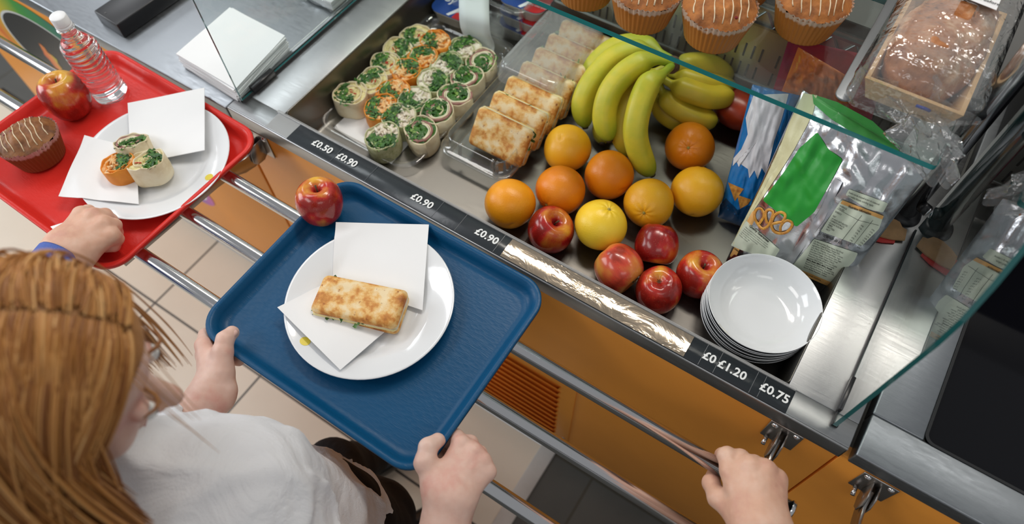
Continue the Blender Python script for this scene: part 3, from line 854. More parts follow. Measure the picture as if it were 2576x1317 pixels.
def orange(pos, R, nav, mat, label, seed=0, name='orange', cat='orange', group=None, squash=.96):
    t = thing(name, label, cat, pos, group=group)
    n = 64; mI = 40; Rg = []
    for i in range(mI + 1):
        ph = PI * i / mI; ring = []
        for j in range(n):
            th = 2 * PI * j / n
            s = math.sin(ph); r = R
            d = ph * R
            r *= 1 - .09 * math.exp(-(ph / .16) ** 2) - .045 * math.exp(-((PI - ph) / .12) ** 2)
            r *= 1 + .012 * math.sin(3 * th + seed) * s + .008 * math.cos(2 * th + 3 * ph + seed)
            r *= 1 + .010 * math.cos(9 * th + seed) * math.exp(-((ph - .28) / .22) ** 2)
            ring.append((r * s * math.cos(th), r * s * math.sin(th), r * math.cos(ph) * squash))
        Rg.append(ring)
    V, F = rings(Rg); q = rot_to(nav).to_matrix().to_euler()
    o = mk('skin', V, F, mat, t, True); o.rotation_euler = q
    z = R * .91 * squash
    V, F = lathe([(0, z + .0025), (.0022, z + .0022), (.003, z + .0008), (.0035, z - .001)], 10)
    V = [(x * (1 + .35 * math.cos(5 * math.atan2(y, x))), y * (1 + .35 * math.cos(5 * math.atan2(y, x))), zz) for x, y, zz in V]
    s = mk('navel', V, F, NAVEL, t, True); s.rotation_euler = q
    return t
FLZ = WZ
def seat(px, py, r):
    """fruit of radius r resting on the well floor whose middle is seen at (px, py)"""
    return at(px, py, FLZ + r)
oranges = [
 (1427, 373, .0455, (.2, .3, -.9), OR3, 'pale orange touching the sandwich box and the banana tips'),
 (1735, 369, .0465, (.10, -.62, .62), OR2, 'orange with a star-shaped navel, below the right-hand bananas'),
 (1532, 440, .0465, (-.8, .4, -.1), OR2, 'deep orange under the longest banana tip'),
 (1410, 478, .0465, (-.1, -.93, -.05), OR2, 'orange second from left in the front row, above an apple'),
 (1283, 512, .0465, (-.55, .75, .1), OR1, 'leftmost orange, at the front edge of the well'),
 (1753, 482, .0475, (-.3, .8, .35), OR3, 'orange on the right next to the blue crisp bag'),
 (1632, 511, .0455, (.12, -.72, .35), OR3, 'orange with small green stalk scar, in front of the lone banana tip'),
]
for i, (px, py, r, nav, mt_, lb) in enumerate(oranges):
    orange(seat(px, py, r), r, nav, mt_, lb, i * 1.7, group='loose oranges in the well')
orange(seat(1511, 565, .047), .047, (.15, .28, .93), GRF, 'yellow grapefruit with green stalk end, among oranges and apples', 2, 'grapefruit', 'grapefruit', squash=.93)
apples = [
 (1383, 579, .041, (.30, .15, .93), AP_RED, 'dark red apple with stem up, in front of the oranges', 1, 0),
 (1651, 614, .038, (.3, -.75, -.45), AP_RED, 'dark red apple lying on its side behind the other front apples', 2.2, 2.0),
 (1556, 673, .041, (.75, -.25, -.15), AP_PINK, 'speckled pinkish apple lying on its side, left of the front group', 3.1, 1.2),
 (1655, 728, .0395, (.05, .1, -.95), AP_MIX, 'red apple upside down showing its dry calyx, frontmost in well', 4.0, .6),
 (1757, 691, .0395, (.12, .15, .95), AP_MIX, 'red and yellow apple with sunken stem, left of the white bowls', 5.0, 3.9),
]
for px, py, r, up, mt_, lb, sd, spn in apples:
    apple(seat(px, py, r * .92), r, up, mt_, lb, sd, spn, group='loose apples in the well')
p = at(806, 508, TB + .041); apple(p, .0405, (-.1, .18, .95), AP_MIX, 'red and yellow apple in the back corner of the blue tray', .4, 2.6)
p = at(163, 242, TB + .040); apple(p, .0435, (-.15, .1, .95), AP_MIX, 'red and yellow apple on the red tray beside the bottle', 1.4, 0.6, tall=1.06)
p = at(1850, 268, FLZ + .045)
mg = thing('mango', 'dark red mango behind the banana tips beside the blue bag', 'mango', p)
V, F = lathe([(.044 * math.sin(PI * i / 24), -.058 * math.cos(PI * i / 24)) for i in range(25)], 40)
V = [(x * (1 + .12 * z / .058), y * .92, z + .006 * math.sin(x * 60)) for x, y, z in V]
o = mk('skin', V, F, pm_ramp('mango_skin', [(0.3, (0.22, 0.02, 0.01)), (0.55, (0.42, 0.05, 0.015)), (0.75, (0.5, 0.22, 0.03))], scale=14, rough=.3), mg, True); o.rotation_euler = (1.2, .3, .5)

# bananas
def ban_mat(name, y, g):
    mt, nt, lk, b = nm(name); setp(b, rough=0.42)
    at_ = nt.new('ShaderNodeAttribute'); at_.attribute_name = 'tipness'
    n = tex(nt, lk, scale=35, detail=4)
    m1 = nt.new('ShaderNodeMath'); m1.operation = 'MULTIPLY_ADD'; lk.new(fac(n), m1.inputs[0]); m1.inputs[1].default_value = .75; lk.new(at_.outputs['Fac'], m1.inputs[2])
    r = ramp(nt, lk, m1.outputs[0], [(0.2, y), (0.55, tuple((a * .55 + c * .45) for a, c in zip(y, g))), (1.0, g)])
    v = tex(nt, lk, 'VORO', scale=130); rr = ramp(nt, lk, v.outputs['Distance'], [(0.03, (1, 1, 1)), (0.07, (0, 0, 0))])
    n2 = tex(nt, lk, scale=20, detail=1); r3 = ramp(nt, lk, fac(n2), [(0.5, (0, 0, 0)), (0.6, (.7, .7, .7))])
    mm = nt.new('ShaderNodeMixRGB'); mm.blend_type = 'MULTIPLY'; mm.inputs[0].default_value = 1; lk.new(rr.outputs[0], mm.inputs[1]); lk.new(r3.outputs[0], mm.inputs[2])
    mx = nt.new('ShaderNodeMixRGB'); lk.new(mm.outputs[0], mx.inputs[0]); lk.new(r.outputs[0], mx.inputs[1]); mx.inputs[2].default_value = (.12, .07, .02, 1)
    lk.new(mx.outputs[0], b.inputs['Base Color'])
    return mt
BAN = ban_mat('banana_skin', (0.70, 0.58, 0.04), (0.26, 0.42, 0.03))
BAN2 = ban_mat('banana_skin_ripe', (0.66, 0.47, 0.03), (0.36, 0.38, 0.03))
BTIP = pm('banana_tip', (0.045, 0.03, 0.015), .8)
CROWN = pm('banana_crown', (0.13, 0.075, 0.05), .8, var=.4, vscale=150)
def banana(parent, pts, r, mat, tip=True):
    P = catmull([at(px, py, z) for px, py, z in pts], 10); n = len(P)
    L = [0]
    for i in range(1, n): L.append(L[-1] + (P[i] - P[i - 1]).length)
    tot = L[-1]; rad = []
    for l in L:
        f = l / tot
        stem = .34 + .66 * min(1, max(0, (f - .16) / .16)) ** 1.0 if f < .32 else 1
        if f < .32:
            x = min(1, max(0, (f - .12) / .17)); stem = .34 + .66 * (x * x * (3 - 2 * x))
        end = 1 if f < .80 else math.sqrt(max(.03, 1 - ((f - .80) / .21) ** 2.2))
        rad.append(r * stem * end)
    # pentagonal section
    nn = 20; Rg = []; prev = None
    for i, p in enumerate(P):
        d = (P[min(i + 1, n - 1)] - P[max(i - 1, 0)]).normalized()
        if prev is None: a = d.cross(Vector((0, 0, 1))).normalized()
        else: a = (prev - d * prev.dot(d)).normalized()
        prev = a; b = d.cross(a)
        Rg.append([p + (a * math.cos(2 * PI * j / nn) + b * math.sin(2 * PI * j / nn)) * rad[i] * (1 + .045 * math.cos(5 * 2 * PI * j / nn)) for j in range(nn)])
    V, F = rings(Rg, cap0=True, cap1=True)
    o = mk('banana', V, F, mat, parent, True)
    at_ = o.data.attributes.new('tipness', 'FLOAT', 'POINT')
    tn = []
    for i, l in enumerate(L):
        f = l / tot; v = max(0, 1 - f / .38) * .55 + max(0, (f - .82) / .18) * .6; tn += [v] * nn
    at_.data.foreach_set('value', tn)
    if tip:
        d = (P[-1] - P[-3]).normalized()
        V, F = tube([P[-1] - d * .002, P[-1] + d * .004], [rad[-1] * 1.1, rad[-1] * .8], 10); mk('tip', V, F, BTIP, o, True)
    return o
b1 = thing('banana_bunch', 'green-yellow bunch of bananas with long fingers hanging towards the oranges', 'bananas')
cz = .062
banana(b1, [(1690, 158, cz), (1655, 140, .062), (1600, 128, .058), (1540, 150, .045), (1490, 205, .02), (1466, 262, -.015), (1472, 318, -.055)], .0225, BAN)
banana(b1, [(1692, 150, cz - .01), (1650, 128, .045), (1600, 112, .035), (1545, 122, .025), (1500, 160, .0), (1475, 200, -.03)], .021, BAN)
banana(b1, [(1690, 160, cz + .012), (1655, 152, .088), (1620, 156, .086), (1570, 186, .072), (1533, 235, .045), (1520, 295, .01), (1533, 352, -.025)], .0225, BAN)
banana(b1, [(1688, 168, cz - .005), (1655, 178, .048), (1612, 205, .038), (1576, 262, .012), (1562, 330, -.025), (1588, 392, -.06)], .0215, BAN2)
banana(b1, [(1688, 166, cz + .012), (1664, 188, .085), (1632, 212, .080), (1608, 270, .055), (1598, 335, .020), (1612, 395, -.025), (1640, 438, -.060)], .0225, BAN)
banana(b1, [(1680, 170, .03), (1640, 200, .012), (1580, 250, -.02), (1520, 310, -.055), (1515, 360, -.068)], .020, BAN2)
p = at(1692, 160, cz + .004); V, F = lathe([(0, .014), (.010, .012), (.013, .004), (.014, -.008), (.010, -.016), (0, -.018)], 14)
V = [(p.x + x * (1 + .2 * vn(x * 90, y * 90, z * 90)), p.y + y * (1 + .2 * vn(z * 90, x * 90, y * 90)), p.z + z) for x, y, z in V]; mk('crown', V, F, CROWN, b1, True)
b2 = thing('banana_bunch', 'second banana bunch behind, its short fingers pointing right under the shelf', 'bananas')
cz = .015
banana(b2, [(1672, 178, cz), (1700, 172, .02), (1745, 160, .02), (1795, 168, .01), (1838, 200, -.015)], .0215, BAN2)
banana(b2, [(1668, 186, cz), (1700, 190, .008), (1750, 205, .006), (1800, 215, -.004), (1845, 220, -.02)], .0215, BAN2)
banana(b2, [(1664, 196, cz), (1690, 212, .012), (1740, 232, .010), (1790, 246, .0), (1840, 240, -.012)], .0225, BAN2)
banana(b2, [(1655, 205, cz - .01), (1668, 235, -.012), (1700, 268, -.02), (1750, 296, -.03), (1802, 303, -.04)], .0215, BAN2)
banana(b2, [(1650, 215, cz - .03), (1655, 255, -.045), (1670, 285, -.06), (1700, 305, -.066), (1735, 312, -.068)], .019, BAN2)
p = at(1666, 186, cz); V, F = lathe([(0, .012), (.009, .010), (.012, .002), (.010, -.010), (0, -.014)], 12); mk('crown', [(p.x + x, p.y + y, p.z + z) for x, y, z in V], F, CROWN, b2, True)

# ================================================================ MUFFINS
CAKE = pm_ramp('muffin_crumb', [(0.25, (0.12, 0.035, 0.008)), (0.5, (0.34, 0.115, 0.02)), (0.75, (0.48, 0.18, 0.035))], scale=45, rough=.7, detail=7, bmp=.6, bscale=140, bdist=.002)
CAKED = pm_ramp('muffin_crumb_dark', [(0.25, (0.07, 0.022, 0.006)), (0.5, (0.22, 0.08, 0.018)), (0.75, (0.34, 0.14, 0.035))], scale=45, rough=.6, detail=7, bmp=.6, bscale=140, bdist=.002)
def case_mat(name, lo, hi, zz):
    mt, nt, lk, b = nm(name); setp(b, rough=.45)
    tc = nt.new('ShaderNodeTexCoord'); sp = nt.new('ShaderNodeSeparateXYZ'); lk.new(tc.outputs['Object'], sp.inputs[0])
    n = tex(nt, lk, scale=90, stretch=(1, 1, .3), detail=2)
    m1 = nt.new('ShaderNodeMath'); m1.operation = 'MULTIPLY_ADD'; lk.new(fac(n), m1.inputs[0]); m1.inputs[1].default_value = .016; lk.new(sp.outputs[2], m1.inputs[2])
    mr = nt.new('ShaderNodeMapRange'); mr.inputs['From Min'].default_value = zz; mr.inputs['From Max'].default_value = zz + .012; lk.new(m1.outputs[0], mr.inputs[0])
    r = ramp(nt, lk, mr.outputs[0], [(0.0, lo), (0.45, lo), (0.75, hi), (1.0, hi)]); lk.new(r.outputs[0], b.inputs['Base Color'])
    return mt
CASE = case_mat('muffin_case', (0.46, 0.17, 0.03), (0.66, 0.50, 0.38), .046)
CASED = case_mat('muffin_case_dark', (0.20, 0.06, 0.015), (0.50, 0.32, 0.28), .042)
ICE = pm('icing', (0.74, 0.60, 0.40), .4)
BERRY = pm('berry_piece', (0.22, 0.01, 0.015), .3)
def muffin(pos, Rt, H, label, seed, dark=False, tilt=(0, 0, 1), group=None, drz=.6):
    t = thing('muffin', label, 'muffin', pos, group=group)
    q = rot_to(tilt).to_matrix().to_euler()
    np_ = 44; n = np_ * 4; Rg = []
    for f in (0, .0, .04, .5, .95, 1.0):
        ring = []
        rb = Rt * (.76 + .24 * f)
        for j in range(n):
            th = 2 * PI * j / n; rr = rb * (1 + .030 * math.cos(np_ * th) * (.3 + .7 * f))
            zt = H * f + (.0016 * math.sin(th * 7 + seed) + .001 * math.sin(th * 13)) * (f == 1.0)
            ring.append((rr * math.cos(th), rr * math.sin(th), zt))
        Rg.append(ring)
    Rg[0] = [(0.3 * x, .3 * y, 0) for x, y, z in Rg[0]]
    V, F = rings(Rg, cap0=True); o = mk('paper_case', V, F, CASED if dark else CASE, t, True); o.rotation_euler = q
    # domed top
    def dome(r, th):
        return H * .93 + (Rt * .42) * (1 - (r / (Rt * 1.0)) ** 2.4) + .0035 * vn(math.cos(th) * r * 55 + seed * 7, math.sin(th) * r * 55, seed) + .0018 * vn(math.cos(th) * r * 150 + seed, math.sin(th) * r * 150, 3)
    Rg = []; n = 72
    for i in range(26):
        r = Rt * .985 * i / 25
        Rg.append([(r * math.cos(2 * PI * j / n), r * math.sin(2 * PI * j / n), dome(r, 2 * PI * j / n)) for j in range(n)])
    V, F = rings(Rg); o = mk('crumb', V, F, CAKED if dark else CAKE, t, True); o.rotation_euler = q
    rr = random.Random(int(seed * 100)); mb = MB()
    for k in range(7):
        off = (-.66 + .22 * k + rr.uniform(-.05, .05)) * Rt; half = math.sqrt(max(0, (Rt * .85) ** 2 - off ** 2)); pth = []
        for i in range(17):
            s = -half + 2 * half * i / 16
            x = s * math.cos(drz) - (off + .0009 * math.sin(i * .9 + k)) * math.sin(drz); y = s * math.sin(drz) + (off + .0009 * math.sin(i * .9 + k)) * math.cos(drz)
            pth.append((x, y, dome(math.hypot(x, y), math.atan2(y, x)) + .0006))
        V, F = tube(pth, [.0006 + .0008 * abs(vn(i * .7, k, seed)) for i in range(17)], 6); mb.add(V, F)
    o = mb.obj('icing_drizzle', ICE, t, True); o.rotation_euler = q
    for k in range(3):
        a = rr.uniform(0, 6.28); r = rr.uniform(.2, .75) * Rt; c = (r * math.cos(a), r * math.sin(a), dome(r, a))
        V, F = lathe([(.0, .0022), (.0025, .0012), (.003, 0), (.0015, -.0015)], 8); V = [(c[0] + x, c[1] + y, c[2] + z - .0005) for x, y, z in V]
        o = mk('berry', V, F, BERRY, t, True); o.rotation_euler = q
    return t
p = at(108, 395, TB)
muffin(p, .055, .052, 'dark brown muffin with icing lines in a paper case on the red tray', 1.3, True, (-.12, .06, 1), drz=-.35)
mspots = [(1472, -14, 'muffin at the left end of the front shelf row, only its case base in view', 2.1), (1615, 42, 'muffin second in the front row on the glass shelf, above the banana crown', 3.2), (1790, 88, 'largest muffin in the middle of the front row on the glass shelf', 4.3),
          (2018, 68, 'muffin nearest the wrapped loaf in the front row on the glass shelf', 5.4), (1862, -20, 'muffin behind, in the gap between the two right-hand front ones', 6.5), (2140, -60, 'muffin behind the right-hand one, only its base edge in view', 7.6)]
MUR = .056
for px, py, lb, sd in mspots:
    muffin(at(px, py, SZ + .001), MUR, .056, lb, sd, group='muffins on the glass shelf', drz=2.0)
# ================================================================ WRAPS
TORT = pm_ramp('tortilla_plain', [(0.3, (0.66, 0.54, 0.33)), (0.55, (0.78, 0.69, 0.48)), (0.8, (0.82, 0.75, 0.56))], scale=40, rough=.6, bmp=.35, bscale=90, bdist=.001)
TORO = pm_ramp('tortilla_tomato', [(0.3, (0.66, 0.20, 0.015)), (0.6, (0.82, 0.30, 0.025)), (0.8, (0.84, 0.38, 0.05))], scale=40, rough=.55, bmp=.35, bscale=90, bdist=.001)
TORG = pm_ramp('tortilla_spinach', [(0.30, (0.16, 0.22, 0.07)), (0.42, (0.46, 0.47, 0.24)), (0.65, (0.60, 0.60, 0.38)), (0.8, (0.64, 0.64, 0.44))], scale=160, rough=.6, bmp=.35, bscale=90, bdist=.001, nrough=.75)
EGG = pm_ramp('egg_mayo', [(0.3, (0.62, 0.52, 0.22)), (0.6, (0.80, 0.72, 0.36)), (0.8, (0.86, 0.80, 0.50))], scale=120, rough=.5, bmp=.8, bscale=260, bdist=.002)
CHICK = pm_ramp('chicken_filling', [(0.3, (0.66, 0.55, 0.40)), (0.6, (0.82, 0.76, 0.64)), (0.8, (0.86, 0.83, 0.76))], scale=100, rough=.5, bmp=.8, bscale=200, bdist=.002)
SPICY = pm_ramp('spicy_chicken', [(0.3, (0.74, 0.24, 0.04)), (0.5, (0.82, 0.50, 0.20)), (0.75, (0.86, 0.72, 0.48))], scale=110, rough=.5, bmp=.8, bscale=200, bdist=.002)
BEEF = pm_ramp('beef_slice', [(0.3, (0.22, 0.085, 0.07)), (0.7, (0.36, 0.17, 0.14))], scale=90, rough=.45)
CHEESE = pm('soft_cheese', (0.82, 0.76, 0.58), .5, bmp=.4)
def leaf_mat():
    mt, nt, lk, b = nm('leaf_green'); setp(b, rough=.42)
    ge = nt.new('ShaderNodeNewGeometry'); r = ramp(nt, lk, ge.outputs['Random Per Island'], [(0, (0.012, 0.055, 0.006)), (.5, (0.03, 0.12, 0.010)), (.85, (0.08, 0.22, 0.02)), (1, (0.26, 0.38, 0.08))]); lk.new(r.outputs[0], b.inputs['Base Color']); return mt
LEAF = leaf_mat(); MATS['leaf_green'] = LEAF
TOM = pm('tomato_piece', (0.50, 0.04, 0.015), .35)
def leaves(rr, region, n, size, z, name, parent, mat=LEAF, curl=.004):
    mb = MB()
    for k in range(n):
        cx, cy = region(rr)
        a = math.atan2(cy, cx) + PI / 2 + rr.uniform(-.6, .6); L = size * rr.uniform(.6, 1.4); W = L * rr.uniform(.12, .30); tz = rr.uniform(-.5, 1.0)
        pts = []; m_ = 6
        for i in range(m_ + 1):
            f = i / m_; s = (f - .5) * L; wv = W * math.sin(PI * (f * .9 + .05)) * (1 + .35 * math.sin(k + i * 2.3)); zz = z + curl * (math.sin(f * 4 + k) + tz * f) * .8
            for side in (-1, 0, 1):
                x = s; y = side * wv + .25 * L * math.sin(f * 3 + k)
                pts.append((cx + x * math.cos(a) - y * math.sin(a), cy + x * math.sin(a) + y * math.cos(a), zz + abs(side) * .0016 * math.sin(i * 2.1 + k * side)))
        F = []
        for i in range(m_):
            for s in (0, 1): q = i * 3 + s; F.append((q, q + 1, q + 4, q + 3))
        mb.add(pts, F)
    o = mb.obj(name, mat, parent, True); return o
def wrap(top, R, H, kind, seed, label, tilt=(0, 0, 1), group='wrap pieces in the clear platter', rz=0):
    """cut wrap standing on end; top = middle of the cut face"""
    rr = random.Random(seed * 13 + 5)
    up = Vector(tilt).normalized(); base = Vector(top) - up * H
    t = thing('wrap_piece', label, 'wrap', base, group=group)
    E = (rot_to(up).to_matrix() @ Matrix.Rotation(rz, 3, 'Z')).to_euler()
    tm = {'egg': TORT, 'tomato': TORO, 'spinach': TORG, 'beef': TORT}[kind]; fm = {'egg': EGG, 'tomato': SPICY, 'spinach': CHICK, 'beef': LEAF}[kind]
    a2, b3, c4 = rr.uniform(0, 6), rr.uniform(0, 6), rr.uniform(0, 6); e2 = rr.uniform(.04, .10); e4 = rr.uniform(0, .035)
    def out(th): return R * (1 + e2 * math.cos(2 * th + a2) + .03 * math.cos(3 * th + b3) + e4 * math.cos(4 * th + c4))
    n = 72; prof = [(0.60, 0), (.90, .0), (.97, .02), (1.0, .10), (1.02, .4), (1.01, .75), (1.0, .97), (.985, 1.0), (.95, 1.0), (.93, .97), (.925, .80)]
    Rg = []
    for f, zf in prof:
        ring = []
        for j in range(n):
            th = 2 * PI * j / n; r = out(th) * f * (1 + .010 * math.sin(5 * th + 9 * zf + seed) + .008 * vn(th * 3, zf * 4, seed))
            lip = .0012 * math.sin(3 * th + seed) + .0010 * math.sin(8 * th + seed)
            ring.append((r * math.cos(th), r * math.sin(th), zf * H + (lip if zf > .9 else 0)))
        Rg.append(ring)
    V, F = rings(Rg, cap0=True)
    mb = MB().add(V, F)
    # overlapping outer flap edge
    th0 = rr.uniform(0, 6.28); Rg = []
    for i in range(14):
        th = th0 + i * .09; r = out(th) * (1.022 + .004 * math.sin(i * 1.3)); r2 = out(th) * 1.0
        k = .0016 if i < 13 else 0
        Rg.append([(r2 * math.cos(th), r2 * math.sin(th), .003), ((r + 0) * math.cos(th), (r) * math.sin(th), .003), (r * math.cos(th), r * math.sin(th), H * .985), (r2 * math.cos(th), r2 * math.sin(th), H * .99)])
    V, F = rings(Rg, cap0=True, cap1=True); mb.add(V, F)
    o = mb.obj('tortilla', tm, t, True); o.rotation_euler = E
    # inner roll of tortilla, an S-shaped fold
    turns = rr.uniform(1.1, 1.5); m_ = 70; pts = []; s0 = rr.uniform(0, 6.28); hand = rr.choice((-1, 1))
    for i in range(m_):
        f = i / (m_ - 1); th = s0 + hand * f * turns * 2 * PI; r = out(th) * (.88 - .62 * f ** .9) * (1 + .07 * math.sin(7 * f + seed) + .03 * math.sin(17 * f + seed))
        pts.append(Vector((r * math.cos(th), r * math.sin(th), 0)))
    def ribbon(pts, th_, z0, z1, wob):
        Rg = []
        for i, p in enumerate(pts):
            d = (pts[min(i + 1, len(pts) - 1)] - pts[max(i - 1, 0)]).normalized(); nn = Vector((-d.y, d.x, 0)) * th_ / 2
            zt = z1 + wob * math.sin(i * .6 + seed)
            Rg.append([p - nn + Vector((0, 0, z0)), p + nn + Vector((0, 0, z0)), p + nn + Vector((0, 0, zt - .0003)), p + nn * .5 + Vector((0, 0, zt)), p - nn * .5 + Vector((0, 0, zt)), p - nn + Vector((0, 0, zt - .0003))])
        return rings(Rg, cap0=True, cap1=True)
    V, F = ribbon(pts, .0021, H * .72, H + .0004, .0009); o = mk('tortilla_fold', V, F, tm, t, True); o.rotation_euler = E
    if kind == 'beef':
        p2 = [p * 1.0 + (p.normalized() * .0030) for p in pts[4:52]]
        V, F = ribbon(p2, .0042, H * .75, H + .0006, .0010); o = mk('beef_slice', V, F, BEEF, t, True); o.rotation_euler = E
        p2 = [p * 1.0 - (p.normalized() * .0032) for p in pts[2:40]]
        V, F = ribbon(p2, .0020, H * .75, H + .0002, .0008); o = mk('cheese_layer', V, F, CHEESE, t, True); o.rotation_euler = E
    # filling mound
    Rg = []; n = 60
    for i in range(16):
        f = i / 15; ring = []
        for j in range(n):
            th = 2 * PI * j / n; r = out(th) * .93 * f; x, y = r * math.cos(th), r * math.sin(th)
            z = H - .0035 + .0028 * vn(x * 170 + seed, y * 170, seed) + .0014 * vn(x * 420, y * 420, seed + 2)
            ring.append((x, y, z))
        Rg.append(ring)
    V, F = rings(Rg); o = mk('filling', V, F, fm, t, True); o.rotation_euler = E
    if kind in ('spinach', 'tomato', 'egg'):       # chunks
        mb = MB(); nch = {'spinach': 14, 'tomato': 16, 'egg': 12}[kind]; aa = s0 + PI
        for k in range(nch):
            a = aa + rr.uniform(-1.1, 1.1); r = R * rr.uniform(.15, .72); c = Vector((r * math.cos(a), r * math.sin(a), H - .0015))
            L = R * rr.uniform(.10, .24) if kind != 'egg' else R * rr.uniform(.05, .10)
            d = Vector((rr.uniform(-1, 1), rr.uniform(-1, 1), rr.uniform(-.2, .4))).normalized() * L
            V, F = tube([c - d, c - d * .4 + Vector((0, 0, .001)), c + d * .4, c + d], [L * .25, L * .42, L * .40, L * .2], 7); mb.add(V, F)
        o = mb.obj('filling_pieces', fm, t, True); o.rotation_euler = E; o['kind'] = 'stuff'
    la = s0 + rr.uniform(-.5, .5)
    def reg(q):
        a = la + q.uniform(-1.5, 1.5); r = R * q.uniform(.30, .86); return r * math.cos(a), r * math.sin(a)
    nl = {'egg': 46, 'tomato': 46, 'spinach': 80, 'beef': 50}[kind]
    o = leaves(rr, reg, nl, R * .46, H - .0006, 'leaf_filling', t, curl=.0022); o.rotation_euler = E; o['kind'] = 'stuff'
    if kind == 'egg':
        mb = MB()
        for k in range(3):
            a = la + PI + rr.uniform(-1, 1); r = R * rr.uniform(.1, .5); c = Vector((r * math.cos(a), r * math.sin(a), H))
            V, F = tube([c - Vector((.003, .001, 0)), c + Vector((.003, -.001, .0008))], [.0014, .0012], 6); mb.add(V, F)
        o = mb.obj('tomato_piece', TOM, t, True); o.rotation_euler = E
    return t
def cw(x, y): return (700 + x / 3.465, 40 + y / 3.465)
WT = FLZ + .004 + .046
rowsW = [
 ('egg', 'cream egg and salad wrap', [(1200, 165), (1040, 285), (932, 410), (815, 555), (625, 668)], ['backmost of the left row', 'second from the back in the left row', 'middle of the left row', 'in left row with leaves poking out left', 'front left end of platter, beside bare paper']),
 ('tomato', 'orange tomato wrap', [(1370, 205), (1255, 350), (1110, 460), (1000, 640), (885, 785)], ['backmost orange one', 'second orange one from the back', 'middle of the orange row', 'second orange one from the front', 'frontmost orange one with thick folded rim']),
 ('spinach', 'green spinach wrap', [(1625, 270), (1465, 410), (1345, 550), (1185, 715), (1050, 865), (905, 1040)], ['backmost green one', 'second green one from the back, half chicken half rocket', 'third green one from the back', 'third green one from the front', 'second green one from the front', 'frontmost green one with flecked side, lying lowest']),
 ('beef', 'cream beef and cheese wrap', [(1768, 385), (1640, 525), (1540, 680), (1385, 825), (1240, 985)], ['backmost of the right row', 'second from the back in the right row', 'middle of the right row', 'second from the front in the right row', 'front right corner of the platter']),
]
k = 0
for kind, desc, cs, ls in rowsW:
    for (cx_, cy_), l in zip(cs, ls):
        k += 1
        px, py = cw(cx_, cy_); r = .0340 if kind != 'tomato' else .0325
        wrap(at(px, py, WT), r, .046, kind, k, desc + ', ' + l, (0.02 * math.sin(k * 2), -.03 + .03 * math.cos(k), 1), rz=k * 1.3)
PW = TB + .008
def pw(x, y): return (220 + x / 7.746, 310 + y / 7.746)
wrap(at(*pw(830, 330), PW + .036), .031, .036, 'beef', 41, 'beef wrap with S-shaped filling, rear one of three on the red tray plate', (-.30, .30, 1), 'wrap pieces on the red tray plate', 1.0)
wrap(at(*pw(560, 760), PW + .038), .0295, .036, 'tomato', 42, 'orange wrap on the red tray plate with green leaves in its cut end', (-.18, .02, 1), 'wrap pieces on the red tray plate', 2.2)
wrap(at(*pw(1130, 700), PW + .042), .0325, .042, 'egg', 43, 'cream egg wrap on the red tray plate, rightmost of three', (-.20, .12, 1), 'wrap pieces on the red tray plate', .4)

# ---------------------------------------------------------------- clear platter, paper, second tray
def clear_tray(name, x0, x1, y0, y1, zf, zb, label, lip=.012, r=.04, mat=CLEAR):
    cx, cy, w_, h_ = (x0 + x1) / 2, (y0 + y1) / 2, x1 - x0, y1 - y0
    Rg = []
    for ins, z in ((0, zf - .003), (0, zf), (.004, zf + .001), (lip, zf), (lip + .003, zf - .004), (lip + .007, zb + .006), (lip + .010, zb + .002), (lip + .014, zb), (lip + .03, zb)):
        Rg.append([(x, y, z) for x, y in rrect(w_ - 2 * ins, h_ - 2 * ins, max(.006, r - ins * .5), 8, cx, cy)])
    V, F = rings(Rg); n = len(Rg[0]); F.append(tuple(len(V) - n + j for j in range(n)))
    o = mk(name, V, F, mat, None, True); return tag(o, label, 'tray')
clear_tray('clear_platter', -.884, -.640, .098, .505, FLZ + .020, FLZ + .0015, 'clear plastic platter under the wraps, with rounded shiny rim')
sheet('platter_paper', [at(838, 322, FLZ + .003), at(1060, 120, FLZ + .003), at(1180, 190, FLZ + .003), at(985, 412, FLZ + .003)], n=12, thick=.0005, wob=.0008, seed=9, label='white paper liner showing at the front of the wrap platter', cat='paper')
pl = thing('paper_strip', 'white strip of paper hanging over the rear edge of the wrap platter', 'paper')
pts = [(1192, -25, .02), (1193, 30, .01), (1196, 70, -.018), (1206, 105, -.055), (1190, 150, -.078)]
L_ = catmull([at(px - 38, py - 4, z) for px, py, z in pts], 6); R_ = catmull([at(px + 38, py + 14, z) for px, py, z in pts], 6)
V = []; F = []
for a, b_ in zip(L_, R_):
    for s in range(5): V.append(a + (b_ - a) * (s / 4))
for i in range(len(L_) - 1):
    for s in range(4): q = i * 5 + s; F.append((q, q + 1, q + 6, q + 5))
o = mk('paper', V, F, pm('greaseproof', (0.62, 0.67, 0.68), .6), pl, True); md = o.modifiers.new('s', 'SOLIDIFY'); md.thickness = .0006
clear_tray('clear_platter', -.870, -.640, .500, .598, .015, -.080, 'second clear plastic tray behind the wraps, holding the spread tubs', r=.03)

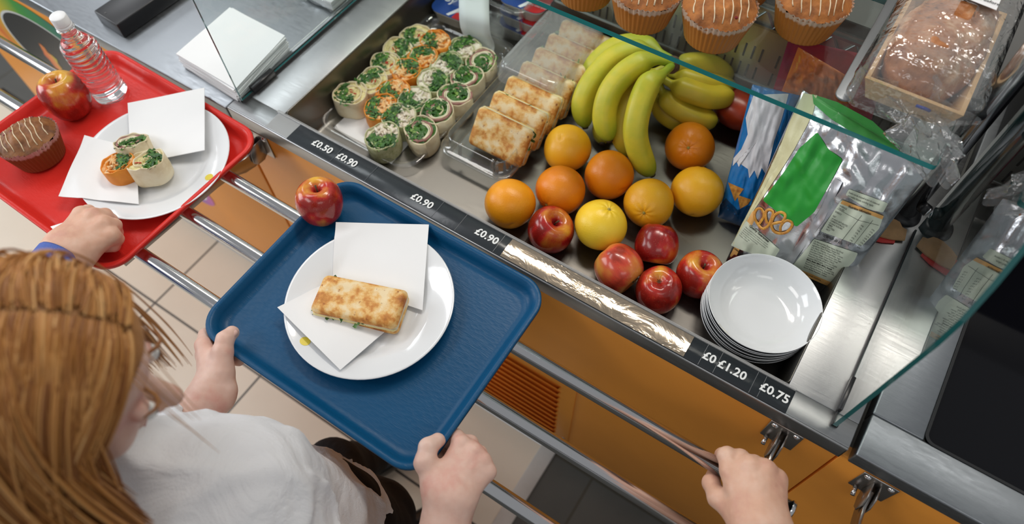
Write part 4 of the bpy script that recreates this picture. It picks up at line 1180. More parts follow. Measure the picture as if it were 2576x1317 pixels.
# ---------------------------------------------------------------- spread tubs and sauce pots
TUBB = pm('tub_body', (0.62, 0.62, 0.57), .4); LBL = pm('lid_blue', (0.012, 0.06, 0.28), .3); LRD = pm('lid_red', (0.55, 0.018, 0.02), .3); LWH = pm('lid_white', (0.78, 0.80, 0.82), .35)
def tub(c, label, w_=.108, d_=.080, h_=.030, rz=0):
    t = thing('spread_tub', label, 'tub', c, rz, group='spread tubs at the back of the well')
    Rg = []
    for s, z in ((.80, 0), (.84, .001), (.93, h_ - .006), (.97, h_ - .005), (.97, h_ - .001)):
        Rg.append([(x, y, z) for x, y in rrect(w_ * s, d_ * s, .022, 6)])
    V, F = rings(Rg, cap0=True, cap1=True); mk('body', V, F, TUBB, t, True)
    P = rrect(w_, d_, .024, 8)
    V, F = prism(P, h_ - .001, h_); o = mk('lid', V, F, LBL, t)
    # red right half and white swoosh, printed on the lid
    Pr = [(x, y) for x, y in P if x > .012]
    Pr = sorted(Pr, key=lambda q: math.atan2(q[1], q[0] - .02)); Pr = [(.012, -d_ / 2 + .0005)] + Pr + [(.004, d_ / 2 - .0005), (.016, .0)]
    V, F = prism(Pr, h_ + .0001, h_ + .0004); mk('red_print', V, F, LRD, o)
    V, F = prism([(-.004, -.036), (.003, -.038), (.020, -.012), (.028, .004), (.022, .008), (.012, -.004)], h_ + .0005, h_ + .0008); mk('white_swoosh', V, F, LWH, o)
    V, F = text_mesh('oy', .030, .0001, .0006); mk('white_letters', [(x - .020, y + .010, z + h_ + .0006) for x, y, z in V], F, LWH, o)
    for k in range(3):
        V, F = text_mesh('lightly salted spread', .006, .0001); mk('small_print', [(x * .9 + .034, y - .018 + .008 * k, z + h_ + .0007) for x, y, z in V], F, LWH, o)
    return t
for i, (px, py, l) in enumerate([(1315, 66, 'lowest tub of the right-hand stack of blue and red spread tubs'), (1312, 66, 'middle tub of the right-hand stack of blue and red spread tubs'), (1310, 66, 'uppermost tub of the right-hand stack of blue and red spread tubs')]):
    c = at(px, py, FLZ + .008); tub((c.x + .002 * i + .012, c.y + .004 * i - .006, FLZ + .001 + .0306 * i), l, rz=.04 * i)
c = at(1148, 15, -.05); tub((c.x, min(c.y, .553), -.078), 'single blue-lidded spread tub behind the wraps, left of paper strip', rz=.05, w_=.10)
c = at(1205, -4, .0)
pt = thing('sauce_pot', 'small clear pot of orange sauce between the spread tubs', 'pot', (c.x, c.y, -.012))
V, F = lathe([(0, 0), (.022, 0), (.030, .026), (.033, .027), (.033, .030)], 28); mk('pot', V, F, CLEAR, pt, True)
V, F = lathe([(0, .001), (.021, .001), (.027, .018), (0, .020)], 28); mk('sauce', V, F, pm('sauce', (0.55, 0.26, 0.03), .3), pt, True)

# ---------------------------------------------------------------- flatbread sandwiches
def toast_mat():
    mt, nt, lk, b = nm('toasted_flatbread'); setp(b, rough=.55)
    n1 = tex(nt, lk, scale=32, detail=5, rough=.6); n2 = tex(nt, lk, 'VORO', scale=75); n3 = tex(nt, lk, scale=150, detail=3)
    r = ramp(nt, lk, fac(n1), [(0.38, (0.82, 0.66, 0.40)), (0.49, (0.76, 0.46, 0.15)), (0.56, (0.60, 0.25, 0.045)), (0.66, (0.36, 0.11, 0.018))])
    rr = ramp(nt, lk, n2.outputs['Distance'], [(0.10, (1, 1, 1)), (0.22, (0, 0, 0))])
    r3 = ramp(nt, lk, fac(n3), [(0.46, (0, 0, 0)), (0.56, (1, 1, 1))])
    mm = nt.new('ShaderNodeMath'); mm.operation = 'MULTIPLY'; lk.new(rr.outputs[0], mm.inputs[0]); lk.new(r3.outputs[0], mm.inputs[1])
    mx = nt.new('ShaderNodeMixRGB'); lk.new(mm.outputs[0], mx.inputs[0]); lk.new(r.outputs[0], mx.inputs[1]); mx.inputs[2].default_value = (0.30, 0.075, 0.012, 1)
    lk.new(mx.outputs[0], b.inputs['Base Color']); bump(nt, lk, b, fac(n1), .4, .002)
    return mt
TOAST = toast_mat()
CRUMB = pm_ramp('bread_crumb', [(0.3, (0.70, 0.58, 0.38)), (0.7, (0.84, 0.76, 0.58))], scale=150, rough=.8, bmp=.6, bscale=300, bdist=.001)
BUTTR = pm('yellow_cheese', (0.86, 0.74, 0.34), .45)
def slabgrid(w_, d_, z, amp, seed, r=.010, n=26, dome=.003):
    """rounded-rectangle slab upper surface with edge roll"""
    Rg = []
    for k in range(12):
        f = 1 - k / 11; ins = (1 - f) * min(w_, d_) / 2 * .999
        P = rrect(w_ - 2 * ins, d_ - 2 * ins, max(.0005, min(r, min(w_, d_) / 2 - ins - .0002)), 5)
        e = 1 - f; roll = -.006 * max(0, 1 - e / .12) ** 2
        Rg.append([(x, y, z + roll + dome * min(1, e * 3) + amp * vn(x * 60 + seed, y * 60, seed)) for x, y in P])
    return Rg
def flatbread(M, w_, d_, th, label, seed, group=None, loose=True):
    t = thing('flatbread_sandwich', label, 'sandwich', group=group); t.matrix_world = M
    h = th
    Rg = [[(x, y, h * .60) for x, y in rrect(w_ * .97, d_ * .97, .009, 5)]] + [[(x, y, h * .72) for x, y in rrect(w_, d_, .010, 5)]] + slabgrid(w_, d_, h - .001, .0014, seed)
    V, F = rings(Rg, cap0=True); o = mk('top_bread', V, F, TOAST, t, True)
    Rg = [[(x, y, z) for x, y in rrect(w_ * s, d_ * s, .010, 5)] for s, z in ((.95, 0), (1.0, h * .08), (1.0, h * .26), (.97, h * .34))]
    V, F = rings(Rg, cap0=True, cap1=True); mk('bottom_bread', V, F, TOAST, t, True)
    Rg = []
    for s, z in ((.955, .33), (.985, .38), (.965, .44), (.99, .50), (.96, .56), (.965, .61)):
        Rg.append([(x * (1 + .012 * vn(x * 200, y * 200, seed + z * 9)), y * (1 + .03 * vn(x * 200 + 5, y * 200, z * 9)), z * h) for x, y in rrect(w_ * s, d_ * s, .008, 12)])
    V, F = rings(Rg, cap0=True, cap1=True); mk('filling', V, F, CRUMB, t, True)
    V, F = prism([(x, y) for x, y in rrect(w_ * .96, d_ * 1.01, .004, 4)], h * .44, h * .53); V = [(x, y, z + .0012 * math.sin(x * 70 + seed)) for x, y, z in V]
    o = mk('cheese_slice', V, F, BUTTR, t, True)
    rr = random.Random(seed)
    def reg(q):
        if q.random() < .5: return (q.choice((-1, 1)) * w_ * .485, q.uniform(-.45, .45) * d_)
        return (q.uniform(-.48, .48) * w_, q.choice((-1, 1)) * d_ * .485)
    leaves(rr, reg, 9, .012, h * .52, 'salad_leaf', t, curl=.003)['kind'] = 'stuff'
    return t
def frame(o, X, Y):
    X = Vector(X).normalized(); Z = X.cross(Vector(Y)).normalized(); Y = Z.cross(X)
    M = Matrix((( X.x, Y.x, Z.x, o[0]), (X.y, Y.y, Z.y, o[1]), (X.z, Y.z, Z.z, o[2]), (0, 0, 0, 1))); return M
labs = ['frontmost toasted flatbread sandwich in the clear box, its whole top in view', 'second toasted flatbread sandwich from the front of the clear box', 'third toasted flatbread sandwich from the front, last one not under the film', 'fourth flatbread sandwich from the front, first one under the misty lid', 'fifth flatbread sandwich from the front, under the misty lid', 'sixth flatbread sandwich from the front, under the misty lid', 'rearmost flatbread sandwich in the clear box under the lid']
A0 = at(1164, 353, -.056); B0 = at(1212, 271, .002); B1 = at(1347, 345, .002)
wS = (B1 - B0).length * .97; dS = (B0 - A0).length
step = at(1248, 231, .002) - B0
for k, l in enumerate(labs):
    Ydir = (B0 - A0); Xdir = Vector((1, .0, 0))
    cen = (A0 + B0) / 2 + Vector((wS / 2, 0, 0)) + Vector((0.0015 * k, step.y * k * 1.0, 0))
    M = frame(cen, Xdir, Ydir); th = .030
    M.translation = cen - Vector((M[0][2], M[1][2], M[2][2])) * th
    flatbread(M, wS, dS * 1.02, th, l, k * 5 + 2, group='flatbread sandwiches in the clear box')
# clear box
bx0, bx1, by0, by1 = -.628, -.464, .168, .585
cb = thing('sandwich_box', 'long clear plastic box of toasted flatbreads between wraps and fruit', 'box')
def boxshell(name, prof, r, mat, cy0=by0, cy1=by1, cap=True):
    Rg = []
    for ins, z in prof:
        Rg.append([(x, y, z) for x, y in rrect(bx1 - bx0 - 2 * ins, cy1 - cy0 - 2 * ins, max(.004, r - ins * .4), 8, (bx0 + bx1) / 2, (cy0 + cy1) / 2)])
    V, F = rings(Rg)
    if cap: n = len(Rg[0]); F.append(tuple(len(V) - n + j for j in range(n)))
    return mk(name, V, F, mat, cb, True)
boxshell('base', [(0, -.062), (0, -.059), (.003, -.058), (.008, -.059), (.010, -.063), (.014, -.082), (.018, -.086), (.03, -.0865)], .03, CLEAR)
boxshell('rim', [(.000, -.058), (.004, -.052), (.012, -.050), (.013, -.030), (.016, -.028)], .03, CLEAR, cap=False)
LIDM = thin_clear('misty_lid', (0.84, 0.86, 0.90), 1.8, .12, haze=.20, bmp=.3, bscale=60, bdist=.001)
ly0 = at(1290, 170, .0).y - .03
boxshell('lid', [(.010, -.030), (.014, .004), (.020, .011), (.03, .012)], .024, LIDM, cy0=ly0)
for i, (px, py) in enumerate([(1170, 350), (1235, 408), (1262, 395)]):
    p = at(px, py, -.03); V, F = tube([(p.x, by0 + .012, -.058), (p.x, by0 + .016, -.034), (p.x, by0 + .022, -.030)], .0035, 8); mk('moulded_rib', V, F, CLEAR, cb, True)

# flatbread on the plate
c_ = at(915, 752, TB + .034)
M = Matrix.Translation((c_.x, c_.y, TB + .008)) @ Matrix.Rotation(math.radians(15.0), 4, 'Z')
pa, pb = at(822, 686, TB + .034), at(1030, 728, TB + .034); pd = at(795, 770, TB + .034)
ang = math.atan2((pb - pa).y, (pb - pa).x); w1 = (pb - pa).length; d1 = (pa - pd).length
cc = (at(822, 686, TB + .034) + at(990, 828, TB + .034)) / 2
M = Matrix.Translation((cc.x, cc.y, TB + .0078)) @ Matrix.Rotation(ang, 4, 'Z')
print('SAND', w1, d1, math.degrees(ang))
flatbread(M, w1 * 1.02, d1 * 1.12, .030, 'toasted flatbread sandwich on the napkin on the blue tray plate', 77)

# ================================================================ BOWLS
bc = at(1925, 757, .0)
for k in range(7):
    z = WZ + .0005 + .0075 * k
    t = thing('soup_bowl', 'white china bowl, ' + ['lowest in the stack', 'second from the bottom of the stack', 'third from the bottom of the stack', 'middle one of the stack', 'third from the top of the stack', 'second from the top of the stack', 'top of the stack, empty, with faded yellow crest'][k], 'bowl', (bc.x - .0006 * (6 - k), bc.y + .001 * math.sin(k * 2), z), group='stacked white bowls')
    R = .0890
    pr = [(0, .0045), (.045, .0045), (.056, .006), (.068, .013), (.078, .024), (.0855, .038), (.0885, .0445), (.0893, .0450), (.0893, .0435), (.0880, .0410), (.0850, .0345), (.0770, .0205), (.066, .0095), (.052, .0025), (.050, 0), (.046, 0), (.045, .002), (0, .002)]
    V, F = lathe(pr, 80); mk('dish', V, F, WHITE, t, True)
    if k == 6:
        P = []
        for j in range(24):
            a = math.radians(248) + (-.22 + .44 * (j if j < 12 else 23 - j) / 11); r = .0775 if j < 12 else .0825
            P.append((r * math.cos(a), r * math.sin(a), (.0240 if j < 12 else .0325) + .0006))
        mk('crest', P, [tuple(range(24))], pm('faded_crest', (0.60, 0.57, 0.36), .3), t)
# ================================================================ PRICE STRIP
STRIP = None
def strip_mat():
    mt, nt, lk, b = nm('ticket_plastic_glare'); setp(b, base=(0.40, 0.33, 0.25), rough=.10, metal=.75)  # tan metal base paints the warm ceiling reflection into the plastic
    t = tex(nt, lk, scale=14, stretch=(1, 1.6, 1), detail=4, rough=.55, dist=1.2); bump(nt, lk, b, fac(t), .30, .004)
    return mt
STRIPM = strip_mat()
ps = thing('price_strip', 'long black price ticket strip along the front edge of the food well', 'price strip')
sxa, sxb = -.842, .137
mb = MB(); mb.box(sxa, sxb, .0025, .0425, .0003, .0016); o = mb.obj('ticket_band', pm('ticket_black', (0.022, 0.027, 0.032), .22, bmp=.3, bscale=90, bdist=.0006), ps); bev(o, .0004, 1)
gx0 = at(1290, 602, 0).x; gx1 = at(1745, 850, 0).x
mb = MB(); V = []; F = []; nx = 120; ny = 10
for i in range(nx + 1):
    for j in range(ny + 1):
        x = gx0 + (gx1 - gx0) * i / nx; y = .003 + .039 * j / ny
        V.append((x, y, .0018 + .0010 * math.sin(PI * j / ny)))
for i in range(nx):
    for j in range(ny): q = i * (ny + 1) + j; F.append((q, q + ny + 1, q + ny + 2, q + 1))
mk('glare_insert', V, F, STRIPM, ps, True)  # covers the stretch of strip where the ceiling light's reflection is coloured in
mb = MB()
V, F = rings([[(x, y, z) for y, z in ((.0425, .0), (.0425, .004), (.0470, .0035), (.0475, -.004), (.0462, -.004), (.0455, .001))] for x in (sxa - .06, sxb - .001)], cap0=True, cap1=True)
mb.add(V, F); mb.obj('clear_lip', thin_clear('lip_plastic', (.85, .86, .86), 2.0, .15, haze=.22), ps)
mb = MB().box(sxa - .055, sxa, .004, .042, .0003, .0012); mb.obj('clear_end_tab', MATS['lip_plastic'], ps)
TXT = pm('ticket_white', (0.80, 0.82, 0.82), .5)
def price(body, px, py, size=.0195, xoff=0, cut=None):
    p = at(px, py, .001)
    V, F = text_mesh(body, size, .0, .0005, spacing=1.03)
    V = [(x + p.x + xoff, y + .0225, .0026) for x, y, z in V]
    mk('price_text', V, F, TXT, ps)
for a, px, py in (('£0.50', 812, 369), ('£0.90', 874, 402), ('£0.90', 1065, 503), ('£0.90', 1227, 592), ('£0', 1784, 900), ('£1.20', 1840, 933), ('£0.75', 1947, 991)):
    price(a, px, py)
for i, (px, py) in enumerate([(848, 388), (935, 436), (1107, 520), (1165, 553), (1262, 604), (1775, 880), (1812, 900), (1895, 962), (1915, 975)]):
    p = at(px, py, .001); box('ticket_joint', p.x - .0003, p.x + .0003, .003, .042, .0017, .0020, pm('joint_grey', (.12, .13, .14), .3), ps)

# ================================================================ PILLOW BAGS
def invbil(px, py, Q):
    """(u,v) inside the picture quadrilateral Q = BL, BR, TR, TL"""
    (ax, ay), (bx, by), (cx, cy), (dx, dy) = Q; u = v = .5
    for _ in range(8):
        rx = px - (ax * (1 - u) * (1 - v) + bx * u * (1 - v) + cx * u * v + dx * (1 - u) * v)
        ry = py - (ay * (1 - u) * (1 - v) + by * u * (1 - v) + cy * u * v + dy * (1 - u) * v)
        ux, uy = (bx - ax) * (1 - v) + (cx - dx) * v, (by - ay) * (1 - v) + (cy - dy) * v
        vx, vy = (dx - ax) * (1 - u) + (cx - bx) * u, (dy - ay) * (1 - u) + (cy - by) * u
        D = ux * vy - uy * vx; u += (rx * vy - ry * vx) / D; v += (ux * ry - uy * rx) / D
    return u, v
class Bag:
    def __init__(s, Q, zb, zt, bulge, seed, wr=.006, thick=None, crimp=True, ybf=1.0):
        s.Q = Q; s.seed = seed; s.wr = wr; s.bulge = bulge
        s.W = [at(*Q[0], zb), at(*Q[1], zb), at(*Q[2], zt), at(*Q[3], zt)]
        s.n = (Vector(CAM.tolist()) - (s.W[0] + s.W[1] + s.W[2] + s.W[3]) / 4).normalized()
        if s.n.dot(Vector(CAM.tolist()) - s.W[0]) < 0: s.n = -s.n
    def S(s, u, v, off=0.0, side=1):
        a, b_, c, d = s.W
        p = (a * (1 - u) + b_ * u) * (1 - v) + (d * (1 - u) + c * u) * v
        uu = min(1, max(0, u)); vv = min(1, max(0, v))
        e = (max(0, math.sin(PI * uu)) ** .55) * (max(0, math.sin(PI * vv)) ** .42)
        w_ = s.wr * (vn(u * 7 + s.seed, v * 4, s.seed * 1.7) * (.35 + .65 * e) + .55 * vn(u * 17 + s.seed, v * 9 + 3, 5) + .3 * vn(u * 9 + v * 22, v * 5 - u * 12, s.seed))
        ed = min(1, min(uu, 1 - uu, vv, 1 - vv) * 9)
        return p + s.n * (side * s.bulge * e * (1 if side > 0 else .8) + w_ * (.25 + .75 * ed) + off)
    def body(s, name, mat, parent, nu=70, nv=90, jag=0):
        mb = MB()
        for side in (1, -1):
            V = []; F = []
            for i in range(nu + 1):
                for j in range(nv + 1):
                    V.append(s.S(i / nu, j / nv, 0, side))
            for i in range(nu):
                for j in range(nv):
                    q = i * (nv + 1) + j; F.append((q, q + nv + 1, q + nv + 2, q + 1) if side > 0 else (q, q + 1, q + nv + 2, q + nv + 1))
            mb.add(V, F)
        return mb.obj(name, mat, parent, True)
    def patch(s, name, poly, mat, parent, off=.0008, rnd_=0, nr=14):
        P = [np.array(p, float) for p in poly]
        if rnd_:
            Q = []
            for i in range(len(P)):
                a, b_, c = P[i - 1], P[i], P[(i + 1) % len(P)]
                d1 = (a - b_) / np.linalg.norm(a - b_); d2 = (c - b_) / np.linalg.norm(c - b_)
                for t in np.linspace(0, 1, 5): Q.append(b_ + d1 * rnd_ * (1 - t) ** 2 + d2 * rnd_ * t ** 2)
            P = Q
        out = []
        for i in range(len(P)):
            a, b_ = P[i], P[(i + 1) % len(P)]; m_ = max(1, int(np.linalg.norm(b_ - a) / 5))
            for k in range(m_): out.append(a + (b_ - a) * k / m_)
        c = sum(out) / len(out); V = []
        Rg = []
        for k in range(nr):
            f = 1 - k / nr
            Rg.append([s.S(*invbil(*(c + (p - c) * f), s.Q), off) for p in out])
        V, F = rings(Rg, cap1=True)
        return mk(name, V, F, mat, parent, True)
    def text(s, lines, x0, dirv, h, mat, parent, name='print', off=.0026, bold=0, lead=1.15, squeeze=1.0):
        d = np.array(dirv, float); d /= np.linalg.norm(d); pn = np.array([-d[1], d[0]])
        mb = MB()
        for k, ln in enumerate(lines):
            bb = bold
            if ln.startswith('*'): ln = ln[1:]; bb = .03
            V, F = text_mesh(ln, 1.0, 0, bb, 'LEFT')
            V = [s.S(*invbil(*(np.array(x0) + d * (x * h * squeeze) + pn * (-y * h + k * h * lead)), s.Q), off) for x, y, z in V]
            mb.add(V, F)
        return mb.obj(name, mat, parent)
    def line(s, pts, wpx, mat, parent, name='rule', off=.0025):
        V = []; P = [np.array(p, float) for p in pts]; Q = []
        for a, b_ in zip(P[:-1], P[1:]):
            for k in range(12): Q.append(a + (b_ - a) * k / 12)
        Q.append(P[-1])
        for i, p in enumerate(Q):
            t = Q[min(i + 1, len(Q) - 1)] - Q[max(i - 1, 0)]; t = t / np.linalg.norm(t); nn = np.array([-t[1], t[0]]) * wpx / 2
            V += [s.S(*invbil(*(p - nn), s.Q), off), s.S(*invbil(*(p + nn), s.Q), off)]
        return mk(name, V, [(2 * i, 2 * i + 1, 2 * i + 3, 2 * i + 2) for i in range(len(Q) - 1)], mat, parent)
SILV = pm('silver_foil', (0.66, 0.67, 0.70), .26, 1.0, bmp=.35, bscale=22, bdist=.006)
BLUEF = pm('blue_film', (0.008, 0.20, 0.56), .22, coat=.2, bmp=.3, bscale=40, bdist=.003)
WHF = pm('white_print', (0.80, 0.81, 0.85), .3, bmp=.4, bscale=50, bdist=.002)
GRNF = pm('green_print', (0.018, 0.34, 0.035), .42, bmp=.3, bscale=50, bdist=.001)
LBLF = pm('label_pale_green', (0.66, 0.72, 0.58), .4); ORF = pm('label_orange', (0.78, 0.42, 0.13), .4); INK = pm('label_ink', (0.02, 0.02, 0.02), .5)
CREAMF = pm('cream_film', (0.74, 0.70, 0.42), .35, bmp=.3, bscale=60, bdist=.002)
# blue bag
bg1 = thing('crisp_bag', 'blue crisp bag with blank white shape and tortilla chips, left of the silver bag', 'bag')
B1_ = Bag([(1806, 545), (1910, 588), (2012, 240), (1893, 212)], -.082, .150, .030, 3, .0045)
B1_.body('film', BLUEF, bg1)
B1_.patch('white_shape', [(1896, 238), (1984, 236), (1966, 300), (1950, 345), (1938, 395), (1929, 428), (1919, 412), (1909, 440), (1901, 418), (1888, 438), (1885, 415), (1866, 402), (1862, 410), (1856, 396), (1846, 408), (1848, 388), (1868, 366), (1884, 330), (1878, 290)], WHF, bg1, .0012)
CHIP = pm_ramp('chip_print', [(0.3, (0.45, 0.16, 0.03)), (0.6, (0.72, 0.36, 0.07)), (0.8, (0.8, 0.5, 0.15))], scale=120, rough=.4)
B1_.patch('chip_print', [(1834, 450), (1874, 466), (1851, 499)], CHIP, bg1, .0012, nr=6); B1_.patch('chip_print', [(1858, 482), (1892, 493), (1884, 506), (1864, 519)], CHIP, bg1, .0018, nr=6)
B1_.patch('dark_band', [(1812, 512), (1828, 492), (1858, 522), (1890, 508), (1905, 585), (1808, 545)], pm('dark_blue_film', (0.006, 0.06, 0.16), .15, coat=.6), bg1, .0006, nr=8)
# silver bag
bg2 = thing('crisp_bag', 'large silver pretzel bag with green panel and pale green nutrition labels', 'bag')
B2_ = Bag([(1826, 656), (2092, 752), (2345, 425), (2020, 226)], -.083, .190, .034, 8, .0075)
B2_.body('film', SILV, bg2, 90, 90)
B2_.patch('green_panel', [(2064, 330), (2094, 372), (2130, 396), (2116, 422), (2062, 520), (2016, 558), (1928, 490), (1985, 418), (2020, 365)], GRNF, bg2, .0012, 6)
B2_.patch('green_refraction', [(2045, 238), (2110, 262), (2200, 312), (2268, 372), (2262, 392), (2175, 352), (2095, 300), (2050, 262)], GRNF, bg2, .0012)  # green strip painted in for the panel's refracted view through the shelf
B2_.patch('cream_edge', [(2022, 234), (2058, 242), (2050, 285), (2037, 312), (2008, 365), (1985, 401), (1930, 480), (1898, 525), (1875, 562), (1850, 612), (1846, 604), (1872, 550), (1900, 500), (1935, 430), (1968, 360), (1990, 300)], CREAMF, bg2, .0010)
B2_.patch('orange_edge', [(1882, 552), (1900, 520), (1912, 512), (1908, 540), (1884, 585), (1856, 640), (1842, 650), (1838, 640), (1856, 605)], ORF, bg2, .0014)
B2_.patch('brown_corner', [(1834, 650), (1850, 636), (1872, 642), (1868, 664), (1834, 658)], pm('brown_film', (0.16, 0.03, 0.02), .25), bg2, .0016, nr=6)
B2_.patch('fin_seal', [(2112, 440), (2130, 450), (2085, 540), (2040, 600), (1990, 672), (1972, 662), (2025, 590), (2072, 520)], pm('fin_seal_foil', (0.62, 0.63, 0.66), .38, 1.0), bg2, .0035)
dA = (32, 22)
B2_.patch('guarantee_label', [(1884, 543), (1972, 618), (1950, 650), (1840, 612)], LBLF, bg2, .0016, 5)
B2_.text(['Quality Guarantee'], (1894, 556), (46, 39), 8.6, INK, bg2, 'label_print', bold=.025)
B2_.text(['Please contact us on our careline if you have any', 'questions or comments, or write to our Consumer', 'Services Team, enclosing your pack and contents,', 'stating when and where purchased.', 'Mon - Fri 9am - 5pm', 'Republic of Ireland'], (1882, 560), (46, 36), 4.1, INK, bg2, 'label_print', lead=1.35, squeeze=.92)
B2_.text(['Contact us at:'], (1848, 617), (40, 26), 7.0, INK, bg2, 'label_print', bold=.02, squeeze=.8)
# back panel labels
B2_.patch('snack_label', [(2146, 466), (2242, 500), (2230, 522), (2190, 512), (2138, 480)], LBLF, bg2, .0016, 4)
B2_.text(['Snacks can be enjoyed as part of a balanced', 'and healthy lifestyle, including regular'], (2146, 474), (92, 36), 6.3, INK, bg2, 'label_print', lead=1.25, squeeze=.72)
B2_.patch('nutrition_label', [(2128, 491), (2232, 530), (2222, 560), (2178, 604), (2076, 568)], LBLF, bg2, .0016, 5)
B2_.patch('nutrition_header', [(2131, 492), (2233, 530), (2229, 538), (2126, 500)], ORF, bg2, .0020, 2)
B2_.text(['Nutrition Information'], (2146, 507), (84, 28), 8.2, INK, bg2, 'label_print', off=.0032, bold=.025, squeeze=.80)
B2_.text(['AVERAGE', 'VALUES'], (2124, 505), (40, 20), 6, INK, bg2, 'label_print', lead=1.0, squeeze=.8)
B2_.text(['ENERGY', '', 'FAT', 'of which SATURATES', 'CARBOHYDRATE', 'of which SUGARS', 'FIBRE', 'PROTEIN', 'SALT'], (2113, 519), (40, 21), 6.2, INK, bg2, 'label_print', lead=.98, squeeze=.78)
B2_.line([(2178, 528), (2126, 594)], .9, INK, bg2); B2_.line([(2206, 540), (2190, 560), (2155, 604)], .7, INK, bg2); B2_.line([(2118, 512), (2170, 540), (2220, 552)], .7, INK, bg2)
for k in range(9):
    B2_.text(['%d.%dg' % (k * 7 % 9, k * 3 % 10)], (2176 - 4.6 * k, 552 + 6 * k), (40, 20), 4.6, INK, bg2, 'label_print'); B2_.text(['%d.%dg' % (k * 5 % 9, k * 7 % 10)], (2203 - 4.6 * k, 562 + 5.4 * k), (40, 18), 4.6, INK, bg2, 'label_print')
B2_.text(['21 - 22 servings per pack'], (2072, 573), (80, 36), 8.0, INK, bg2, 'label_print', bold=.02, squeeze=.78)
B2_.patch('ingredients_label', [(2060, 587), (2168, 622), (2158, 642), (2098, 706), (1998, 664)], LBLF, bg2, .0016, 4)
B2_.text(['Oil, Niacinamide), Dried Spices, Dill, Dried', 'Oil), Sour Cream & Chive Flavour (Salt,', 'Ingredients: Flour (*WHEAT* Flour, Calcium', 'Iron, Niacin, Thiamin), Dried Potato, Sugar', 'Oil, Sour Cream & Chive Flavour (Salt, Sugar,', 'Dried Spirit Vinegar, Dried Garlic, Dried', 'Yeast Extract, Dried Yoghurt (MILK),', 'Potassium Chloride, Dried Creme Fraiche', '(contains MILK Protein, Creme Fraiche', '*MILK), Butter (MILK, MILK), Natural', 'Dried Tomato, Dried Acid, Dried Parsley', 'Flavourings, Acid, Extract), Dextrose, Milk', 'Colour: Paprika Extract), Sodium', 'Starch, Acidity Regulator, Sodium'], (2059, 592), (88, 37), 5.7, INK, bg2, 'label_print', lead=1.03, squeeze=.78)
B2_.patch('allergen_band', [(1999, 662), (2098, 702), (2090, 714), (1993, 672)], ORF, bg2, .0022, 3)
B2_.text(['For allergens, including cereals containing'], (2000, 668), (92, 38), 6.0, INK, bg2, 'label_print', off=.0034, squeeze=.75)
# pretzels printed on the foil
PRZ = pm_ramp('pretzel_print', [(0.3, (0.50, 0.17, 0.03)), (0.6, (0.76, 0.38, 0.06)), (0.8, (0.85, 0.55, 0.14))], scale=150, rough=.35)
def pz(x, y): return (1780 + x / 5.986, 480 + y / 5.986)
for crv in ([(905, 250), (860, 195), (800, 195), (757, 260), (765, 350), (815, 440), (885, 500), (960, 470), (1010, 390), (1045, 300), (1050, 235), (990, 205), (940, 240), (935, 320), (960, 420)], [(905, 250), (900, 320), (850, 400), (815, 440)],
            [(1195, 395), (1240, 330), (1235, 270), (1165, 245), (1080, 290), (1035, 380), (1030, 470), (1080, 550), (1180, 570), (1270, 540), (1340, 460), (1340, 400), (1275, 370), (1215, 400), (1170, 470), (1165, 540)], [(1195, 395), (1140, 400), (1040, 425)]):
    pp = catmull([(*pz(x, y), 0) for x, y in crv], 6)
    V, F = [], []
    for i, p in enumerate(pp):
        t = pp[min(i + 1, len(pp) - 1)] - pp[max(i - 1, 0)]; t.normalize(); nn = Vector((-t.y, t.x, 0)) * 3.6
        for k, (f, o_) in enumerate(((-1, .0016), (-.5, .0030), (.5, .0030), (1, .0016))):
            q = p + nn * f; V.append(B2_.S(*invbil(q.x, q.y, B2_.Q), o_))
        if i: a = (i - 1) * 4; F += [(a + k, a + k + 1, a + k + 5, a + k + 4) for k in range(3)]
    mk('pretzel_print', V, F, PRZ, bg2, True)
# dark bag end under the silver bag, red and orange bags behind
bg3 = thing('crisp_bag', 'dark silver bag corner sticking out beneath the pretzel bag beside the bowls', 'bag')
Bag([(2020, 700), (2095, 770), (2098, 690), (2060, 660)], -.088, -.05, .006, 12, .003).body('film', pm('dark_foil', (0.05, 0.05, 0.055), .2, .6), bg3, 20, 20)
bg4 = thing('crisp_bag', 'red and purple bag standing at the back, seen through the glass shelf', 'bag')
Bag([(1925, 290), (2165, 400), (2235, 150), (1985, 95)], -.04, .195, .012, 15, .008).body('film', pm_ramp('red_violet_film', [(0.38, (0.55, 0.012, 0.03)), (0.55, (0.38, 0.02, 0.08)), (0.75, (0.14, 0.02, 0.16))], scale=5, rough=.15, bmp=.5, bscale=40, bdist=.003), bg4, 40, 40)
bg5 = thing('crisp_bag', 'crumpled orange bag top between the blue bag and the red bag behind', 'bag')
Bag([(1952, 268), (2140, 330), (2130, 190), (2008, 118)], .06, .222, .014, 21, .010).body('film', pm('orange_film', (0.72, 0.16, 0.03), .14, coat=.5, bmp=.6, bscale=40, bdist=.004), bg5, 50, 50)
# torn cardboard on the steel
cbd = thing('torn_cardboard', 'torn brown cardboard flap with a red underside by the chrome post base', 'cardboard')
P = [at(px, py, .006) for px, py in [(2190, 548), (2214, 546), (2240, 548), (2262, 556), (2270, 572), (2281, 578), (2279, 590), (2276, 604), (2245, 602), (2205, 592), (2176, 580)]]
P = [(p.x, p.y) for p in P]
V, F = prism(P, .004, .007); mk('board', V, F, pm('cardboard', (0.42, 0.25, 0.12), .8, var=.15, vscale=60), cbd)
V, F = prism([(x - .012, y - .012) for x, y in P], .0012, .0035); mk('red_layer', V, F, pm('red_card', (0.5, 0.02, 0.02), .4), cbd)

